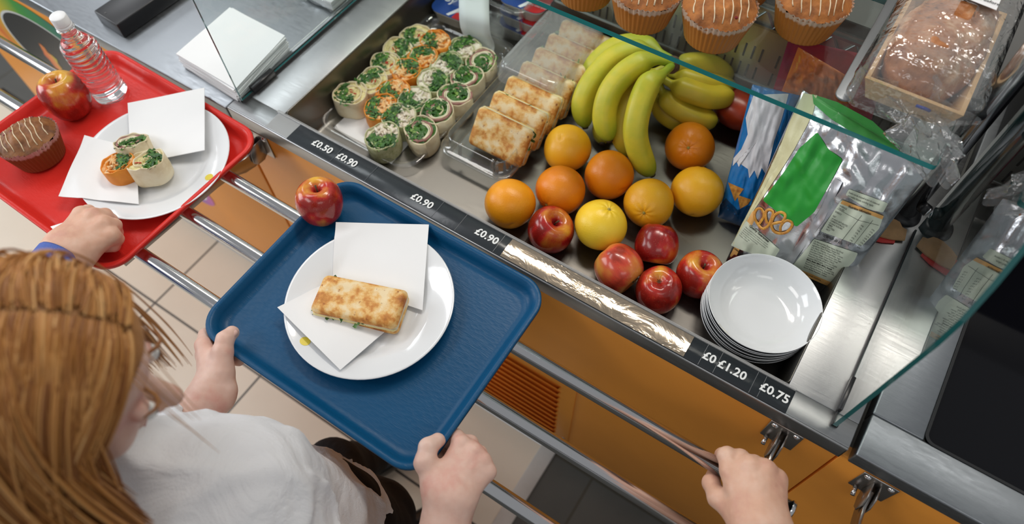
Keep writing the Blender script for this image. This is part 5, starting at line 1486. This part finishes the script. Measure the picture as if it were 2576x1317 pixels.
# ================================================================ WRAPPED LOAF, KNIFE
CARTN = pm('carton_kraft', (0.62, 0.42, 0.22), .7, var=.1, vscale=30)
lf = thing('wrapped_loaf', 'glazed loaf in a brown card tray wrapped in crinkled cellophane on the glass shelf', 'loaf')
c0, c1 = at(2182, 192, SZ + .045), at(2420, 290, SZ + .045); LW = c1.x - c0.x; LD = .235
lx, ly = c0.x, (c0.y + c1.y) / 2
Rg = []
for s, z in ((0, .003), (-.002, .045), (.004, .045), (.006, .010)):
    Rg.append([(lx + LW / 2 + sx * (LW / 2 - .012 * (1 - z / .045) - s) , ly + LD / 2 + sy * (LD / 2 - .012 * (1 - z / .045) - s), SZ + z) for sx, sy in ((-1, -1), (1, -1), (1, 1), (-1, 1))])
V, F = rings(Rg, cap0=True); o = mk('card_tray', V, F, CARTN, lf)
mc = Vector((lx + LW / 2, ly + LD / 2, SZ + .035))
def loaf_f(P):
    d = sd_ell(P, mc, (LW * .47, LD * .47, .055)); 
    d = smin(d, sd_ell(P, mc + Vector((-.01, -.05, .018)), (LW * .36, .05, .045)), .02); d = smin(d, sd_ell(P, mc + Vector((.012, .045, .02)), (LW * .36, .055, .045)), .02)
    return d + .0035 * vnoise(P, 60) + .0018 * vnoise(P, 160)
sdf_obj('loaf', loaf_f, (lx - .01, ly - .01, SZ + .004), (lx + LW + .01, ly + LD + .01, SZ + .13), .004, pm_ramp('glazed_crust', [(0.30, (0.22, 0.06, 0.012)), (0.50, (0.42, 0.15, 0.035)), (0.60, (0.56, 0.33, 0.18)), (0.75, (0.72, 0.60, 0.48))], scale=24, rough=.45, detail=8, bmp=.6, bscale=90, bdist=.003), lf)
def film_f():
    n = 90; Rg = []
    for i in range(34):
        f = i / 33; z = SZ + .002 + .098 * math.sin(f * PI / 2); sc = 1.0 if f < .4 else math.cos((f - .4) / .6 * PI / 2 * .98) ** .6
        ring = []
        for (x, y) in rrect((LW + .030) * sc + .001, (LD + .030) * sc + .001, .02 * sc + .0004, 21, lx + LW / 2, ly + LD / 2):
            w_ = .006 * vn(x * 28, y * 28, z * 28) + .004 * vn(x * 80, y * 80, z * 70)
            ring.append((x + w_, y + w_ * .7, z + w_ * (f > .3)))
        Rg.append(ring)
    return rings(Rg)
V, F = film_f(); mk('cellophane', V, F, FILM, lf, True)
# gathered tail hanging over the front edge
tl = [at(2310, 262, SZ + .03), at(2318, 290, SZ + .02), at(2325, 318, SZ + .018), at(2332, 352, SZ + .012), at(2345, 395, SZ - .005), at(2362, 445, SZ - .03)]
wd = [.060, .034, .024, .040, .034, .018]
tc = catmull(tl, 6); wi = interp(wd, len(tc)); Rg = []
for i, p in enumerate(tc):
    ring = []
    for j in range(40):
        a = 2 * PI * j / 40; k = 1 + .30 * math.sin(a * 5 + i * .15) + .15 * math.sin(a * 9 - i * .3) + .12 * vn(j * .7, i * .3, 4)
        ring.append((p.x + wi[i] * k * math.cos(a), p.y + .010 * k * math.sin(a), p.z + .45 * wi[i] * k * math.sin(a)))
    Rg.append(ring)
V, F = rings(Rg); mk('cellophane_tail', V, F, FILM, lf, True)
q = at(2322, 282, SZ + .03); V, F = tube([(q.x - .012, q.y, q.z + .006), (q.x, q.y - .004, q.z + .010), (q.x + .006, q.y, q.z + .006)], .0022, 8); mk('blue_tie', V, F, pm('tie_blue', (0.01, 0.04, 0.3), .4), lf, True)
a_, b_ = at(2412, -12, SZ + .105), at(2508, 22, SZ + .105)
mb = MB(); V = [(a_.x, a_.y, a_.z), (b_.x, a_.y - .004, b_.z), (b_.x, a_.y + .045, b_.z), (a_.x, a_.y + .045, a_.z)]; mb.add(V, [(0, 1, 2, 3)]); 
lb = mb.obj('price_label', pm('label_white', (.8, .8, .82), .5), lf); md = lb.modifiers.new('s', 'SOLIDIFY'); md.thickness = .0005
V, F = text_mesh('Best before', .008, 0, .0001); mk('label_print', [(x + (a_.x + b_.x) / 2 + .008, y + a_.y + .008, a_.z + .0009) for x, y, z in V], F, INK, lf)
kn = thing('palette_knife', 'dull metal spreading blade with rounded end lying left of the wrapped loaf', 'knife')
ka, kb = at(2125, 238, SZ + .003), at(2262, -25, SZ + .003); d = (kb - ka).normalized(); nn = Vector((-d.y, d.x, 0)); P = []
for i in range(9): a = PI / 2 + PI * i / 8; P.append(ka + d * (.013 * math.cos(a)) + nn * (.013 * math.sin(a)))
P += [kb - nn * .009, kb + nn * .009]
V, F = prism([(p.x, p.y) for p in P], SZ + .001, SZ + .0045); o = mk('blade', V, F, pm('dull_steel', (0.22, 0.235, 0.25), .4, .7), kn); bev(o, .001, 2)
ap_ = thing('appliance_housing', 'black appliance housing at the back right behind the chrome post', 'appliance')
box('housing', .26, 1.5, .60, .98, .0015, .34, pm('matte_black', (.006, .006, .007), .6, spec=.15), ap_, .004)
# ================================================================ BLACK BOX, NAPKIN PACK
bb = thing('black_box', 'flat black plastic device case lying on the left counter', 'box')
P0, P1, P2 = at(234, 26, .03), at(293, 62, .03), at(390, -38, .03)
X = (P1 - P0); X.z = 0; Y = Vector((-X.y, X.x, 0)).normalized() * .17; X = X.normalized() * X.length
mb = MB(); 
pts = [P0, P0 + X, P0 + X + Y, P0 + Y]
V = [(p.x, p.y, -.0055) for p in pts] + [(p.x, p.y, .029) for p in pts]
mb.add(V, [(3, 2, 1, 0), (4, 5, 6, 7), (0, 1, 5, 4), (1, 2, 6, 5), (2, 3, 7, 6), (3, 0, 4, 7)]); o = mb.obj('case', BLACKP, bb); bev(o, .003, 3)
c = P0 + X * .35 + Y * .06; V, F = lathe([(0, .0297), (.0016, .0297), (.0018, .029)], 14); mk('sensor_dot', [(c.x + x, c.y + y, z) for x, y, z in V], F, pm('dot_grey', (.08, .08, .08), .4), bb)
np_ = thing('napkin_pack', 'white napkins in a torn clear film pack at the top edge beside the glass screen', 'napkins')
T = [(at(765, -8, 0)), at(838, 28, 0), at(905, -30, 0), at(830, -70, 0)]
for k in range(9):
    sheet('napkin', [(p.x, p.y, .002 + .0022 * k) for p in T], n=8, thick=.0016, wob=.0012, seed=k * 2.2, parent=np_)
cx_, cy_ = sum(p.x for p in T) / 4, sum(p.y for p in T) / 4
Rg = []
for s, z in ((1.10, .0005), (1.12, .012), (1.06, .026), (.6, .030), (.05, .031)):
    ring = []
    for i in range(4):
        for k in range(12):
            p = T[i] + (T[(i + 1) % 4] - T[i]) * (k / 12); w_ = .004 * vn(p.x * 60, p.y * 60, z * 90)
            ring.append((cx_ + (p.x - cx_) * s + w_, cy_ + (p.y - cy_) * s - w_, z + abs(w_) * .5))
    Rg.append(ring)
V, F = rings(Rg); mk('film', V, F, FILM, np_, True)
# ================================================================ PEOPLE
def skin_mat(name, a, b_, red):
    mt, nt, lk, b = nm(name); setp(b, rough=.48, sss=.12); b.inputs['Subsurface Radius'].default_value = (.012, .004, .002)
    n = tex(nt, lk, scale=26, detail=4); r = ramp(nt, lk, fac(n), [(0.32, red), (0.46, a), (0.68, b_)]); lk.new(r.outputs[0], b.inputs['Base Color'])
    n2 = tex(nt, lk, scale=420, detail=3); bump(nt, lk, b, fac(n2), .14, .0006)
    return mt
SKIN = skin_mat('pale_skin', (0.74, 0.47, 0.38), (0.80, 0.56, 0.47), (0.70, 0.37, 0.30))
SKIN2 = skin_mat('warm_skin', (0.70, 0.41, 0.29), (0.76, 0.50, 0.38), (0.64, 0.34, 0.25))
NAIL = pm('finger_nail', (0.74, 0.48, 0.42), .25, coat=.4)
def chain_sdf(P, groups):
    """groups: list of (list of (a, b, ra, rb), k inside, k when joining)"""
    D = None
    for cones, kin, kj in groups:
        g = None
        for a, b_, ra, rb in cones:
            d = sd_cone(P, a, b_, ra, rb); g = d if g is None else smin(g, d, kin)
        D = g if D is None else smin(D, g, kj)
    return D
def hand_obj(name, parent, mat, groups, h=.0017, pad=.02, extra=None):
    pts = []; rm = 0
    for cones, _, _ in groups:
        for a, b_, ra, rb in cones: pts += [np.array(a) - ra, np.array(a) + ra, np.array(b_) - rb, np.array(b_) + rb]
    pts = np.array(pts); lo = pts.min(0) - pad; hi = pts.max(0) + pad
    def f(P):
        D = chain_sdf(P, groups)
        if extra is not None: D = extra(P, D)
        return D + .00035 * vnoise(P, 150)
    return sdf_obj(name, f, lo, hi, h, mat, parent)
def A(px, py, z): return tuple(at(px, py, z))
def finger(joints, rr_):
    return [(joints[i], joints[i + 1], rr_[i], rr_[i + 1]) for i in range(len(joints) - 1)]
def nail(parent, c, d, n, w_, l_):
    d = Vector(d).normalized(); n = Vector(n).normalized(); s = d.cross(n).normalized(); n = s.cross(d); V = []
    for i in range(5):
        for j in range(5):
            u, v = j / 4 * 2 - 1, i / 4 * 2 - 1
            k = 1 - .25 * (v > .6)
            V.append(Vector(c) + s * (u * w_ * k) + d * (v * l_) - n * (abs(u) ** 2 * w_ * .45 + (v * v) * .0004))
    F = [(i * 5 + j, i * 5 + j + 1, i * 5 + j + 6, i * 5 + j + 5) for i in range(4) for j in range(4)]
    o = mk('finger_nail', V, F, NAIL, parent, True); md = o.modifiers.new('s', 'SOLIDIFY'); md.thickness = .0006; return o

girl = thing('person', 'girl with long ginger hair, white shirt and black trousers holding the blue tray', 'person')
# ---- head frame
Fd = Vector((.58, .60, -.55)).normalized(); Ud = Vector((.40, .42, .82)); Ud = (Ud - Fd * Ud.dot(Fd)).normalized(); Rd = Fd.cross(Ud)
Hc = at(118, 958, .39); HS = 1.0
def HL(f, u, r): return Hc + (Fd * f + Ud * u + Rd * r) * HS
MH = np.array([[Rd.x, Fd.x, Ud.x], [Rd.y, Fd.y, Ud.y], [Rd.z, Fd.z, Ud.z]])
# ---- body: one continuous skin surface: head, neck, arms and hands
wL = A(528, 1000, -.020); wR = A(1130, 1262, -.006)
elL = A(400, 1150, -.06); elR = A(1085, 1500, -.05)
neck0 = HL(-.02, -.06, 0); neck1 = HL(-.045, -.19, 0)
shL = neck1 + Vector((-.10, .05, -.035)); shR = neck1 + Vector((.12, -.06, -.04))
def head_f(P):
    d = sd_ell(P, HL(-.012, .028, 0), np.array((.073, .092, .088)) * HS, MH)
    d = smin(d, sd_ell(P, HL(.028, -.045, 0), np.array((.058, .062, .072)) * HS, MH), .03)
    d = smin(d, sd_ell(P, HL(.062, -.095, 0), np.array((.026, .022, .022)) * HS, MH), .02)
    d = smin(d, sd_cone(P, HL(.080, .005, 0), HL(.112, -.030, 0), .008 * HS, .0115 * HS), .010)
    for s in (-1, 1):
        d = smin(d, sd_cone(P, HL(.095, -.034, s * .008), HL(.100, -.032, s * .012), .007, .006), .006)
        d = smin(d, sd_ell(P, HL(.055, -.035, s * .040), np.array((.024, .024, .024)) * HS, MH), .018)      # cheeks
        e = sd_ell(P, HL(.093, .006, s * .031), np.array((.015, .012, .010)) * HS, MH); d = -smin(-d, e, .010)  # sockets
        d = smin(d, sd_ell(P, HL(.078, .004, s * .031), np.array((.012, .012, .012)) * HS, MH), .003)        # lids
    d = smin(d, sd_cone(P, HL(.088, -.062, -.016), HL(.088, -.062, .016), .0055, .0055), .006)
    d = smin(d, sd_cone(P, HL(.086, -.071, -.013), HL(.086, -.071, .013), .0065, .0065), .006)
    d = smin(d, sd_cone(P, neck0, neck1, .042, .046), .025)
    return d
lo = np.min([np.array(HL(a, b_, c)) for a in (-.16, .16) for b_ in (-.24, .16) for c in (-.13, .13)], 0)
hi = np.max([np.array(HL(a, b_, c)) for a in (-.16, .16) for b_ in (-.24, .16) for c in (-.13, .13)], 0)
sdf_obj('body', head_f, lo, hi, .0035, SKIN, girl)
for s in (-1, 1):
    c = HL(.0835, .004, s * .031)
    V, F = lathe([(.0098 * math.sin(PI * i / 12), -.0098 * math.cos(PI * i / 12)) for i in range(13)], 20)
    o = mk('eye', [(c.x + x, c.y + y, c.z + z) for x, y, z in V], F, pm('eye_white', (.8, .8, .78), .2), girl, True)
    V, F = lathe([(0, .0102), (.003, .0100), (.0048, .0092)], 16); q = rot_to(Fd).to_matrix(); V = [tuple(c + q @ Vector(v)) for v in V]; mk('iris', V, F, pm('iris', (.05, .09, .10), .2), o, True)
    # brow, ear
    pth = [HL(.090 - .012 * abs(t) ** 2, .026 + .004 * (1 - t * t), s * (.018 + .030 * (t + 1) / 2)) for t in (-1, -.5, 0, .5, 1)]
    V, F = tube(pth, [.0016, .0024, .0024, .002, .001], 6); mk('eyebrow', V, F, pm('brow', (.30, .13, .05), .8), girl, True)
    def ear_f(P, s=s):
        d = sd_ell(P, HL(.012, -.020, s * .079), np.array((.010, .019, .031)) * HS, MH)
        e = sd_ell(P, HL(.014, -.016, s * .088), np.array((.010, .011, .020)) * HS, MH); return -smin(-d, e, .003)
    c = np.array(HL(.012, -.020, s * .079)); sdf_obj('ear', ear_f, c - .045, c + .045, .002, SKIN, girl)
pth = [HL(.093, -.0665, x) for x in (-.018, -.009, 0, .009, .018)]
V, F = tube(pth, [.001, .003, .0034, .003, .001], 8); mk('lips', V, F, pm('lips', (.55, .20, .17), .35), girl, True)

# ---- hands and forearms (each one continuous skinned surface from fingertips to elbow)
# right hand: fingers under the tray corner, thumb on the rim
I, M_, R_, P_ = A(1160, 1117, -.004), A(1192, 1138, -.002), A(1213, 1160, -.005), A(1226, 1186, -.010)
c1, c2, c3, c4 = A(1112, 1232, .0), A(1128, 1240, .002), A(1142, 1247, .001), A(1156, 1254, -.002)
gR = [([(wR, elR, .0265, .034), (A(1112, 1258, -.004), elR, .022, .030), (A(1150, 1264, -.006), elR, .022, .030)], .02, .01),
      ([(c1, I, .018, .0135), (c2, M_, .018, .0138), (c3, R_, .0175, .013), (c4, P_, .0165, .0125)], .010, .022),
      ([(A(1100, 1225, -.002), A(1150, 1175, -.008), .020, .018), (A(1130, 1230, -.006), A(1190, 1190, -.014), .018, .016)], .015, .015),
      (finger([I, A(1149, 1098, -.018), A(1120, 1090, -.0375), A(1098, 1096, -.039)], [.0125, .0112, .0100, .0090]), .003, .006),
      (finger([M_, A(1183, 1113, -.021), A(1152, 1108, -.0385), A(1122, 1116, -.040)], [.0128, .0115, .0102, .0092]), .003, .006),
      (finger([R_, A(1206, 1138, -.024), A(1172, 1132, -.0390), A(1142, 1140, -.041)], [.0122, .0110, .0098, .0090]), .003, .006),
      (finger([P_, A(1223, 1166, -.028), A(1194, 1158, -.0385), A(1168, 1162, -.041)], [.0115, .0100, .0090, .0080]), .003, .006),
      (finger([A(1098, 1215, -.002), A(1070, 1163, .010), A(1077, 1124, .0125), A(1101, 1107, .006)], [.0185, .0155, .0132, .0108]), .005, .012)]
hr = hand_obj('right_hand', girl, SKIN, gR)
tp = Vector(A(1103, 1104, .016)); nail(hr, tp, Vector(A(1101, 1107, .006)) - Vector(A(1077, 1124, .0125)), Vector((.2, 0, 1)), .0062, .0065)
# left hand: back of the hand to the left, thumb over the rim
I, M_, R_, P_ = A(512, 868, -.010), A(514, 890, -.028), A(520, 910, -.044), A(530, 928, -.056)
c1, c2, c3, c4 = A(533, 955, -.010), A(530, 962, -.022), A(534, 970, -.034), A(540, 978, -.044)
gL = [([(wL, elL, .0265, .033), (A(510, 995, -.022), elL, .022, .030), (A(552, 1000, -.028), elL, .021, .028)], .02, .01),
      ([(c1, I, .0185, .0130), (c2, M_, .018, .013), (c3, R_, .0175, .0125), (c4, P_, .0165, .012)], .010, .022),
      ([(A(560, 965, -.022), A(556, 905, -.018), .018, .018)], .015, .016),
      (finger([I, A(517, 842, -.026), A(545, 832, -.0395), A(572, 838, -.041)], [.0122, .0110, .0100, .0090]), .003, .006),
      (finger([M_, A(527, 862, -.040), A(556, 856, -.0405), A(586, 862, -.042)], [.0125, .0112, .0100, .0090]), .003, .006),
      (finger([R_, A(540, 888, -.048), A(568, 880, -.0415), A(596, 886, -.042)], [.0120, .0108, .0098, .0088]), .003, .006),
      (finger([P_, A(552, 912, -.056), A(578, 905, -.046), A(602, 908, -.044)], [.0112, .0100, .0090, .0080]), .003, .006),
      (finger([A(556, 930, -.006), A(560, 884, .006), A(566, 853, .0125), A(584, 836, .006)], [.0185, .0155, .0130, .0108]), .005, .012),
      ([(A(572, 985, -.022), A(570, 1000, -.026), .012, .010)], .006, .012)]
hl = hand_obj('left_hand', girl, SKIN, gL)
nail(hl, Vector(A(588, 833, .0155)), Vector(A(584, 836, .006)) - Vector(A(566, 853, .0125)), Vector((.2, 0, 1)), .0062, .0065)

# ---- shirt, collar, trousers, shoes
def cloth_mat(name, base, rough=.8, fold=.5):
    mt, nt, lk, b = nm(name); setp(b, base=base, rough=rough, spec=.2)
    n = tex(nt, lk, scale=900, detail=1); n2 = tex(nt, lk, scale=9, detail=4, rough=.5, dist=1.5)
    ad = nt.new('ShaderNodeMath'); ad.operation = 'MULTIPLY_ADD'; ad.inputs[1].default_value = 12; lk.new(fac(n2), ad.inputs[0]); lk.new(fac(n), ad.inputs[2])
    bump(nt, lk, b, ad.outputs[0], fold, .002); return mt
SHIRT = cloth_mat('white_cotton', (0.78, 0.79, 0.82)); TROU = cloth_mat('black_cloth', (0.010, 0.010, 0.012), .85)
chest = Vector(A(560, 1300, .05)); waist = Vector(A(800, 1340, -.22)); hipc = Vector(A(860, 1370, -.34))
def shirt_f(P):
    d = sd_cone(P, neck1 + Vector((0, 0, -.035)), chest, .060, .125)
    d = smin(d, sd_cone(P, chest, waist, .125, .120), .05)
    d = smin(d, sd_cone(P, shL + Vector((.02, 0, 0)), shR, .055, .058), .05)
    uL = (Vector(elL) + Vector((-.02, -.01, .01))); cuffL = Vector(elL).lerp(Vector(wL), .62)
    d = smin(d, sd_cone(P, shL, uL, .055, .046), .03); d = smin(d, sd_cone(P, uL, cuffL, .044, .039), .02)
    uR = Vector(elR) + Vector((-.03, 0, .0)); cuffR = Vector(elR).lerp(Vector(wR), .15)
    d = smin(d, sd_cone(P, shR, uR, .058, .046), .03); d = smin(d, sd_cone(P, uR, cuffR, .044, .040), .02)
    # open sleeve ends and folds
    d = -smin(-d, sd_cone(P, cuffL - (cuffL - uL) * .15, Vector(wL) + (Vector(wL) - cuffL), .033, .036), .002)
    nz = vnoise(P * np.array([1, 1, .45]), 16); nz2 = vnoise(P * np.array([1, .5, 1]), 34)
    rg = 1 - np.abs(vnoise(P @ np.array([[.8, .5, -.3], [-.5, .8, .3], [.35, -.1, .9]]) * np.array([1.6, .5, 1]), 13))
    return d + .010 * nz + .003 * nz2 - .010 * np.clip(rg - .72, 0, 1) * 3
allp = np.array([np.array(p) for p in (neck1, chest, waist, shL, shR, elL, elR)])
sdf_obj('shirt', shirt_f, allp.min(0) - .15, allp.max(0) + np.array([.15, .15, .08]), .0065, SHIRT, girl)
# collar
Rg = []
for s, off, up_ in ((.050, 0, .0), (.060, .0, .028), (.066, .0, .034), (.074, 0, .010), (.082, 0, -.012)):
    ring = []
    for j in range(40):
        a = 2 * PI * j / 40; dr = Rd * math.cos(a) + Vector((Fd.x, Fd.y, 0)).normalized() * math.sin(a)
        dip = -.020 * max(0, math.sin(a)) ** 6 * 1.0
        ring.append(neck1 + Vector((0, 0, -.005)) + dr * (s + .004 * math.sin(3 * a)) + Vector((0, 0, up_ + dip)))
    Rg.append(ring)
V, F = rings(Rg); o = mk('collar', V, F, SHIRT, girl, True); md = o.modifiers.new('s', 'SOLIDIFY'); md.thickness = .002
kneeR = Vector(A(955, 1290, -.42)); kneeL = Vector(A(840, 1180, -.45)); ftL = Vector(A(945, 1165, -.83)); ftR = Vector(A(1010, 1340, -.83))
def trou_f(P):
    d = sd_cone(P, waist + Vector((0, 0, .03)), hipc, .118, .125)
    d = smin(d, sd_cone(P, hipc + Vector((.05, -.02, -.02)), kneeR, .085, .062), .04); d = smin(d, sd_cone(P, kneeR, ftR + Vector((0, 0, .05)), .060, .045), .03)
    d = smin(d, sd_cone(P, hipc + Vector((-.05, .02, -.02)), kneeL, .085, .058), .04); d = smin(d, sd_cone(P, kneeL, ftL + Vector((0, 0, .05)), .056, .042), .03)
    return d + .005 * vnoise(P, 22)
tp_ = np.array([np.array(p) for p in (waist, hipc, kneeR, kneeL, ftL, ftR)])
sdf_obj('trousers', trou_f, tp_.min(0) - .15, tp_.max(0) + .14, .009, TROU, girl)
for ft in (ftL, ftR):
    def shoe_f(P, ft=ft):
        d = sd_cone(P, ft + Vector((-.01, -.03, -.005)), ft + Vector((.05, .10, -.015)), .036, .032)
        return np.maximum(d, -(P[..., 2] - (FZ + .002)))
    c = np.array(ft); sdf_obj('shoe', shoe_f, (c[0] - .08, c[1] - .11, FZ - .01), (c[0] + .12, c[1] + .18, c[2] + .06), .006, pm('black_shoe', (.012, .012, .012), .3), girl)

# ---- hair
def hair_mat():
    mt, nt, lk, b = nm('ginger_hair'); setp(b, rough=.42, spec=.35)
    ge = nt.new('ShaderNodeNewGeometry')
    r = ramp(nt, lk, ge.outputs['Random Per Island'], [(0.0, (0.24, 0.085, 0.022)), (0.5, (0.46, 0.20, 0.05)), (0.85, (0.62, 0.31, 0.10)), (1.0, (0.74, 0.44, 0.18))]); lk.new(r.outputs[0], b.inputs['Base Color']); return mt
HAIR = hair_mat(); HCAP = pm_ramp('hair_base', [(0.3, (0.26, 0.11, 0.03)), (0.7, (0.46, 0.22, 0.075))], scale=40, stretch=(1, 1, .2), rough=.6)
def cap_f(P):
    d = sd_ell(P, HL(-.014, .030, 0), np.array((.081, .099, .096)) * HS, MH)
    cut = (P - np.array(HL(.030, .030, 0))) @ np.array(Fd * .8 - Ud * .6)
    d = np.maximum(d, cut)
    d = smin(d, sd_ell(P, HL(-.055, -.060, 0), np.array((.074, .050, .085)) * HS, MH), .03)
    return d
sdf_obj('hair_base', cap_f, lo - .02, hi + .02, .004, HCAP, girl)
hr_ = random.Random(11); mb = MB(); down = Vector((0.05, -.10, -1)).normalized()
EC = HL(-.014, .030, 0); ER = Vector((.081, .099, .096)) * HS
def eloc(p):
    q = p - EC; return Vector((q.dot(Rd), q.dot(Fd), q.dot(Ud)))
def grow(p, d, L, steps, lift, seed, rad=.0014, side=1, turn=.12, flow=Vector((0, 0, 0))):
    pts = [p]
    for i in range(steps):
        f = i / steps
        tgt = (down + flow + Rd * side * .10 * (1 - f)).normalized()
        d = (d * (1 - turn) + tgt * turn + Vector((vn(seed, i * .22, 1), vn(seed, i * .22, 2), vn(seed, i * .2, 3))) * .02).normalized()
        p = p + d * (L / steps)
        q = eloc(p); e = Vector((q.x / ER.x, q.y / ER.y, q.z / ER.z)); n_ = e.length
        if n_ < 1 + lift:
            q = q * ((1 + lift) / n_); p = EC + Rd * q.x + Fd * q.y + Ud * q.z
        # neck and shoulder volume
        h = p - neck0; ax_ = (neck1 - neck0).normalized(); al = h.dot(ax_)
        if al > 0:
            rr2 = h - ax_ * al
            if rr2.length < .062: p = p + rr2.normalized() * (.062 - rr2.length)
        d = (p - pts[-1]).normalized() if (p - pts[-1]).length > 1e-6 else d
        pts.append(p)
    n_ = len(pts); V, F = tube(pts, [rad * (1 if i < n_ - 6 else (n_ - i) / 6 + .05) for i in range(n_)], 4, cap=False); mb.add(V, F)
for k in range(4400):
    side = 1 if hr_.random() < .78 else -1
    t0 = math.radians(hr_.uniform(48, 205)); off = hr_.uniform(.0, .55) ** 1.3
    lift = hr_.uniform(.02, .09)
    e = Vector((side * (.008 + off), math.cos(t0) * math.cos(off), math.sin(t0) * math.cos(off)))
    e = e.normalized() * (1 + lift * .5)
    p = EC + Rd * (ER.x * e.x) + Fd * (ER.y * e.y) + Ud * (ER.z * e.z)
    cl = vn(t0 * 7, off * 4, side * 3)
    d = (Rd * side + Fd * (-.15 + .25 * cl) + Ud * .15).normalized()
    fl = -Fd * ((.62 if t0 < 1.2 else .34) + .12 * cl) if t0 < 1.7 else Fd * .03
    grow(p, d, hr_.uniform(.24, .36), 22, lift, t0 * 9 + off * 6 + hr_.uniform(0, .8), .0013, side, .26, fl)
# loose wisps beside the face
for k in range(5):
    e = Vector((hr_.uniform(.1, .5), .72, .62)).normalized() * 1.06
    p = EC + Rd * (ER.x * e.x) + Fd * (ER.y * e.y) + Ud * (ER.z * e.z)
    grow(p, (Rd * .6 + Fd * .5).normalized(), hr_.uniform(.08, .13), 16, .08, k * 3.1, .0005, .4, .16, Fd * .15)
o = mb.obj('hair', HAIR, girl, True); o['kind'] = 'stuff'

# ---- second child: fist on the red tray, blue cuff
kid2 = thing('person', 'child whose fist with a blue cuff rests on the red tray edge', 'person')
w2 = A(172, 632, .028); e2 = A(-60, 900, .05)
m1, m2, m3, m4 = A(205, 540, .030), A(236, 545, .034), A(262, 564, .032), A(280, 592, .024)
g2 = [([(w2, e2, .030, .036), (A(152, 620, .028), e2, .024, .03), (A(194, 645, .024), e2, .022, .03)], .02, .01),
      ([(A(165, 610, .028), m1, .021, .0145), (A(178, 618, .030), m2, .021, .0150), (A(190, 628, .028), m3, .021, .0150), (A(202, 640, .024), m4, .019, .0145)], .012, .022),
      ([(A(190, 612, .018), A(245, 585, .014), .022, .019)], .015, .016),
      (finger([m1, A(222, 532, .014), A(238, 552, .004), A(232, 574, .004)], [.0135, .0120, .0110, .0100]), .003, .006),
      (finger([m2, A(264, 541, .020), A(278, 552, .004), A(262, 575, .002)], [.0140, .0122, .0112, .0100]), .003, .006),
      (finger([m3, A(287, 566, .018), A(292, 585, .001), A(272, 598, .0)], [.0138, .0120, .0110, .0098]), .003, .006),
      (finger([m4, A(294, 600, .010), A(286, 618, -.002), A(266, 622, -.002)], [.0130, .0112, .0102, .0092]), .003, .006),
      (finger([A(180, 600, .010), A(205, 595, -.002), A(232, 602, -.004)], [.016, .0135, .0115]), .005, .010)]
hand_obj('hand', kid2, SKIN2, g2)
Wv = Vector(w2); Ev = Vector(e2); ax = (Ev - Wv).normalized(); Rg = []
q = rot_to(ax).to_matrix()
for dd, r in ((.016, .0345), (.012, .0375), (.016, .0395), (.03, .040), (.12, .046), (.30, .055)):
    Rg.append([Wv + ax * dd + q @ Vector((math.cos(2 * PI * j / 40) * r * (1 + .03 * math.sin(j * .9 + dd * 60)), math.sin(2 * PI * j / 40) * r, 0)) for j in range(40)])
V, F = rings(Rg); mk('sleeve', V, F, cloth_mat('blue_knit', (0.10, 0.16, 0.48)), kid2, True)

# ---- third child: hand gripping the rail
kid3 = thing('person', 'child whose bare hand grips the chrome rail at the bottom right', 'person')
w3 = A(1918, 1345, -.004); e3 = A(1950, 1560, -.02)
I, M_, R_, P_ = A(1840, 1186, -.008), A(1886, 1174, .002), A(1924, 1182, .002), A(1953, 1206, -.006)
g3 = [([(w3, e3, .030, .038), (A(1890, 1335, -.006), e3, .024, .03), (A(1948, 1340, -.008), e3, .022, .03)], .02, .01),
      ([(A(1885, 1310, .0), I, .021, .0155), (A(1904, 1312, .003), M_, .021, .0160), (A(1924, 1316, .002), R_, .0205, .0158), (A(1942, 1320, -.003), P_, .0195, .0150)], .012, .024),
      ([(A(1880, 1290, -.012), A(1900, 1210, -.014), .020, .017)], .012, .016),
      (finger([I, A(1829, 1146, -.012), A(1818, 1145, -.044), A(1822, 1168, -.060)], [.0150, .0135, .0115, .0100]), .003, .006),
      (finger([M_, A(1862, 1152, -.014), A(1848, 1158, -.046), A(1850, 1182, -.062)], [.0150, .0132, .0115, .0100]), .003, .006),
      (finger([R_, A(1896, 1166, -.018), A(1882, 1178, -.050), A(1880, 1200, -.064)], [.0145, .0130, .0112, .0098]), .003, .006),
      (finger([P_, A(1928, 1188, -.024), A(1912, 1200, -.052), A(1908, 1218, -.066)], [.0138, .0118, .0102, .0092]), .003, .006),
      (finger([A(1858, 1292, -.016), A(1806, 1252, -.034), A(1789, 1214, -.052), A(1797, 1190, -.066)], [.0190, .0140, .0122, .0105]), .006, .014)]
hand_obj('hand', kid3, SKIN2, g3)
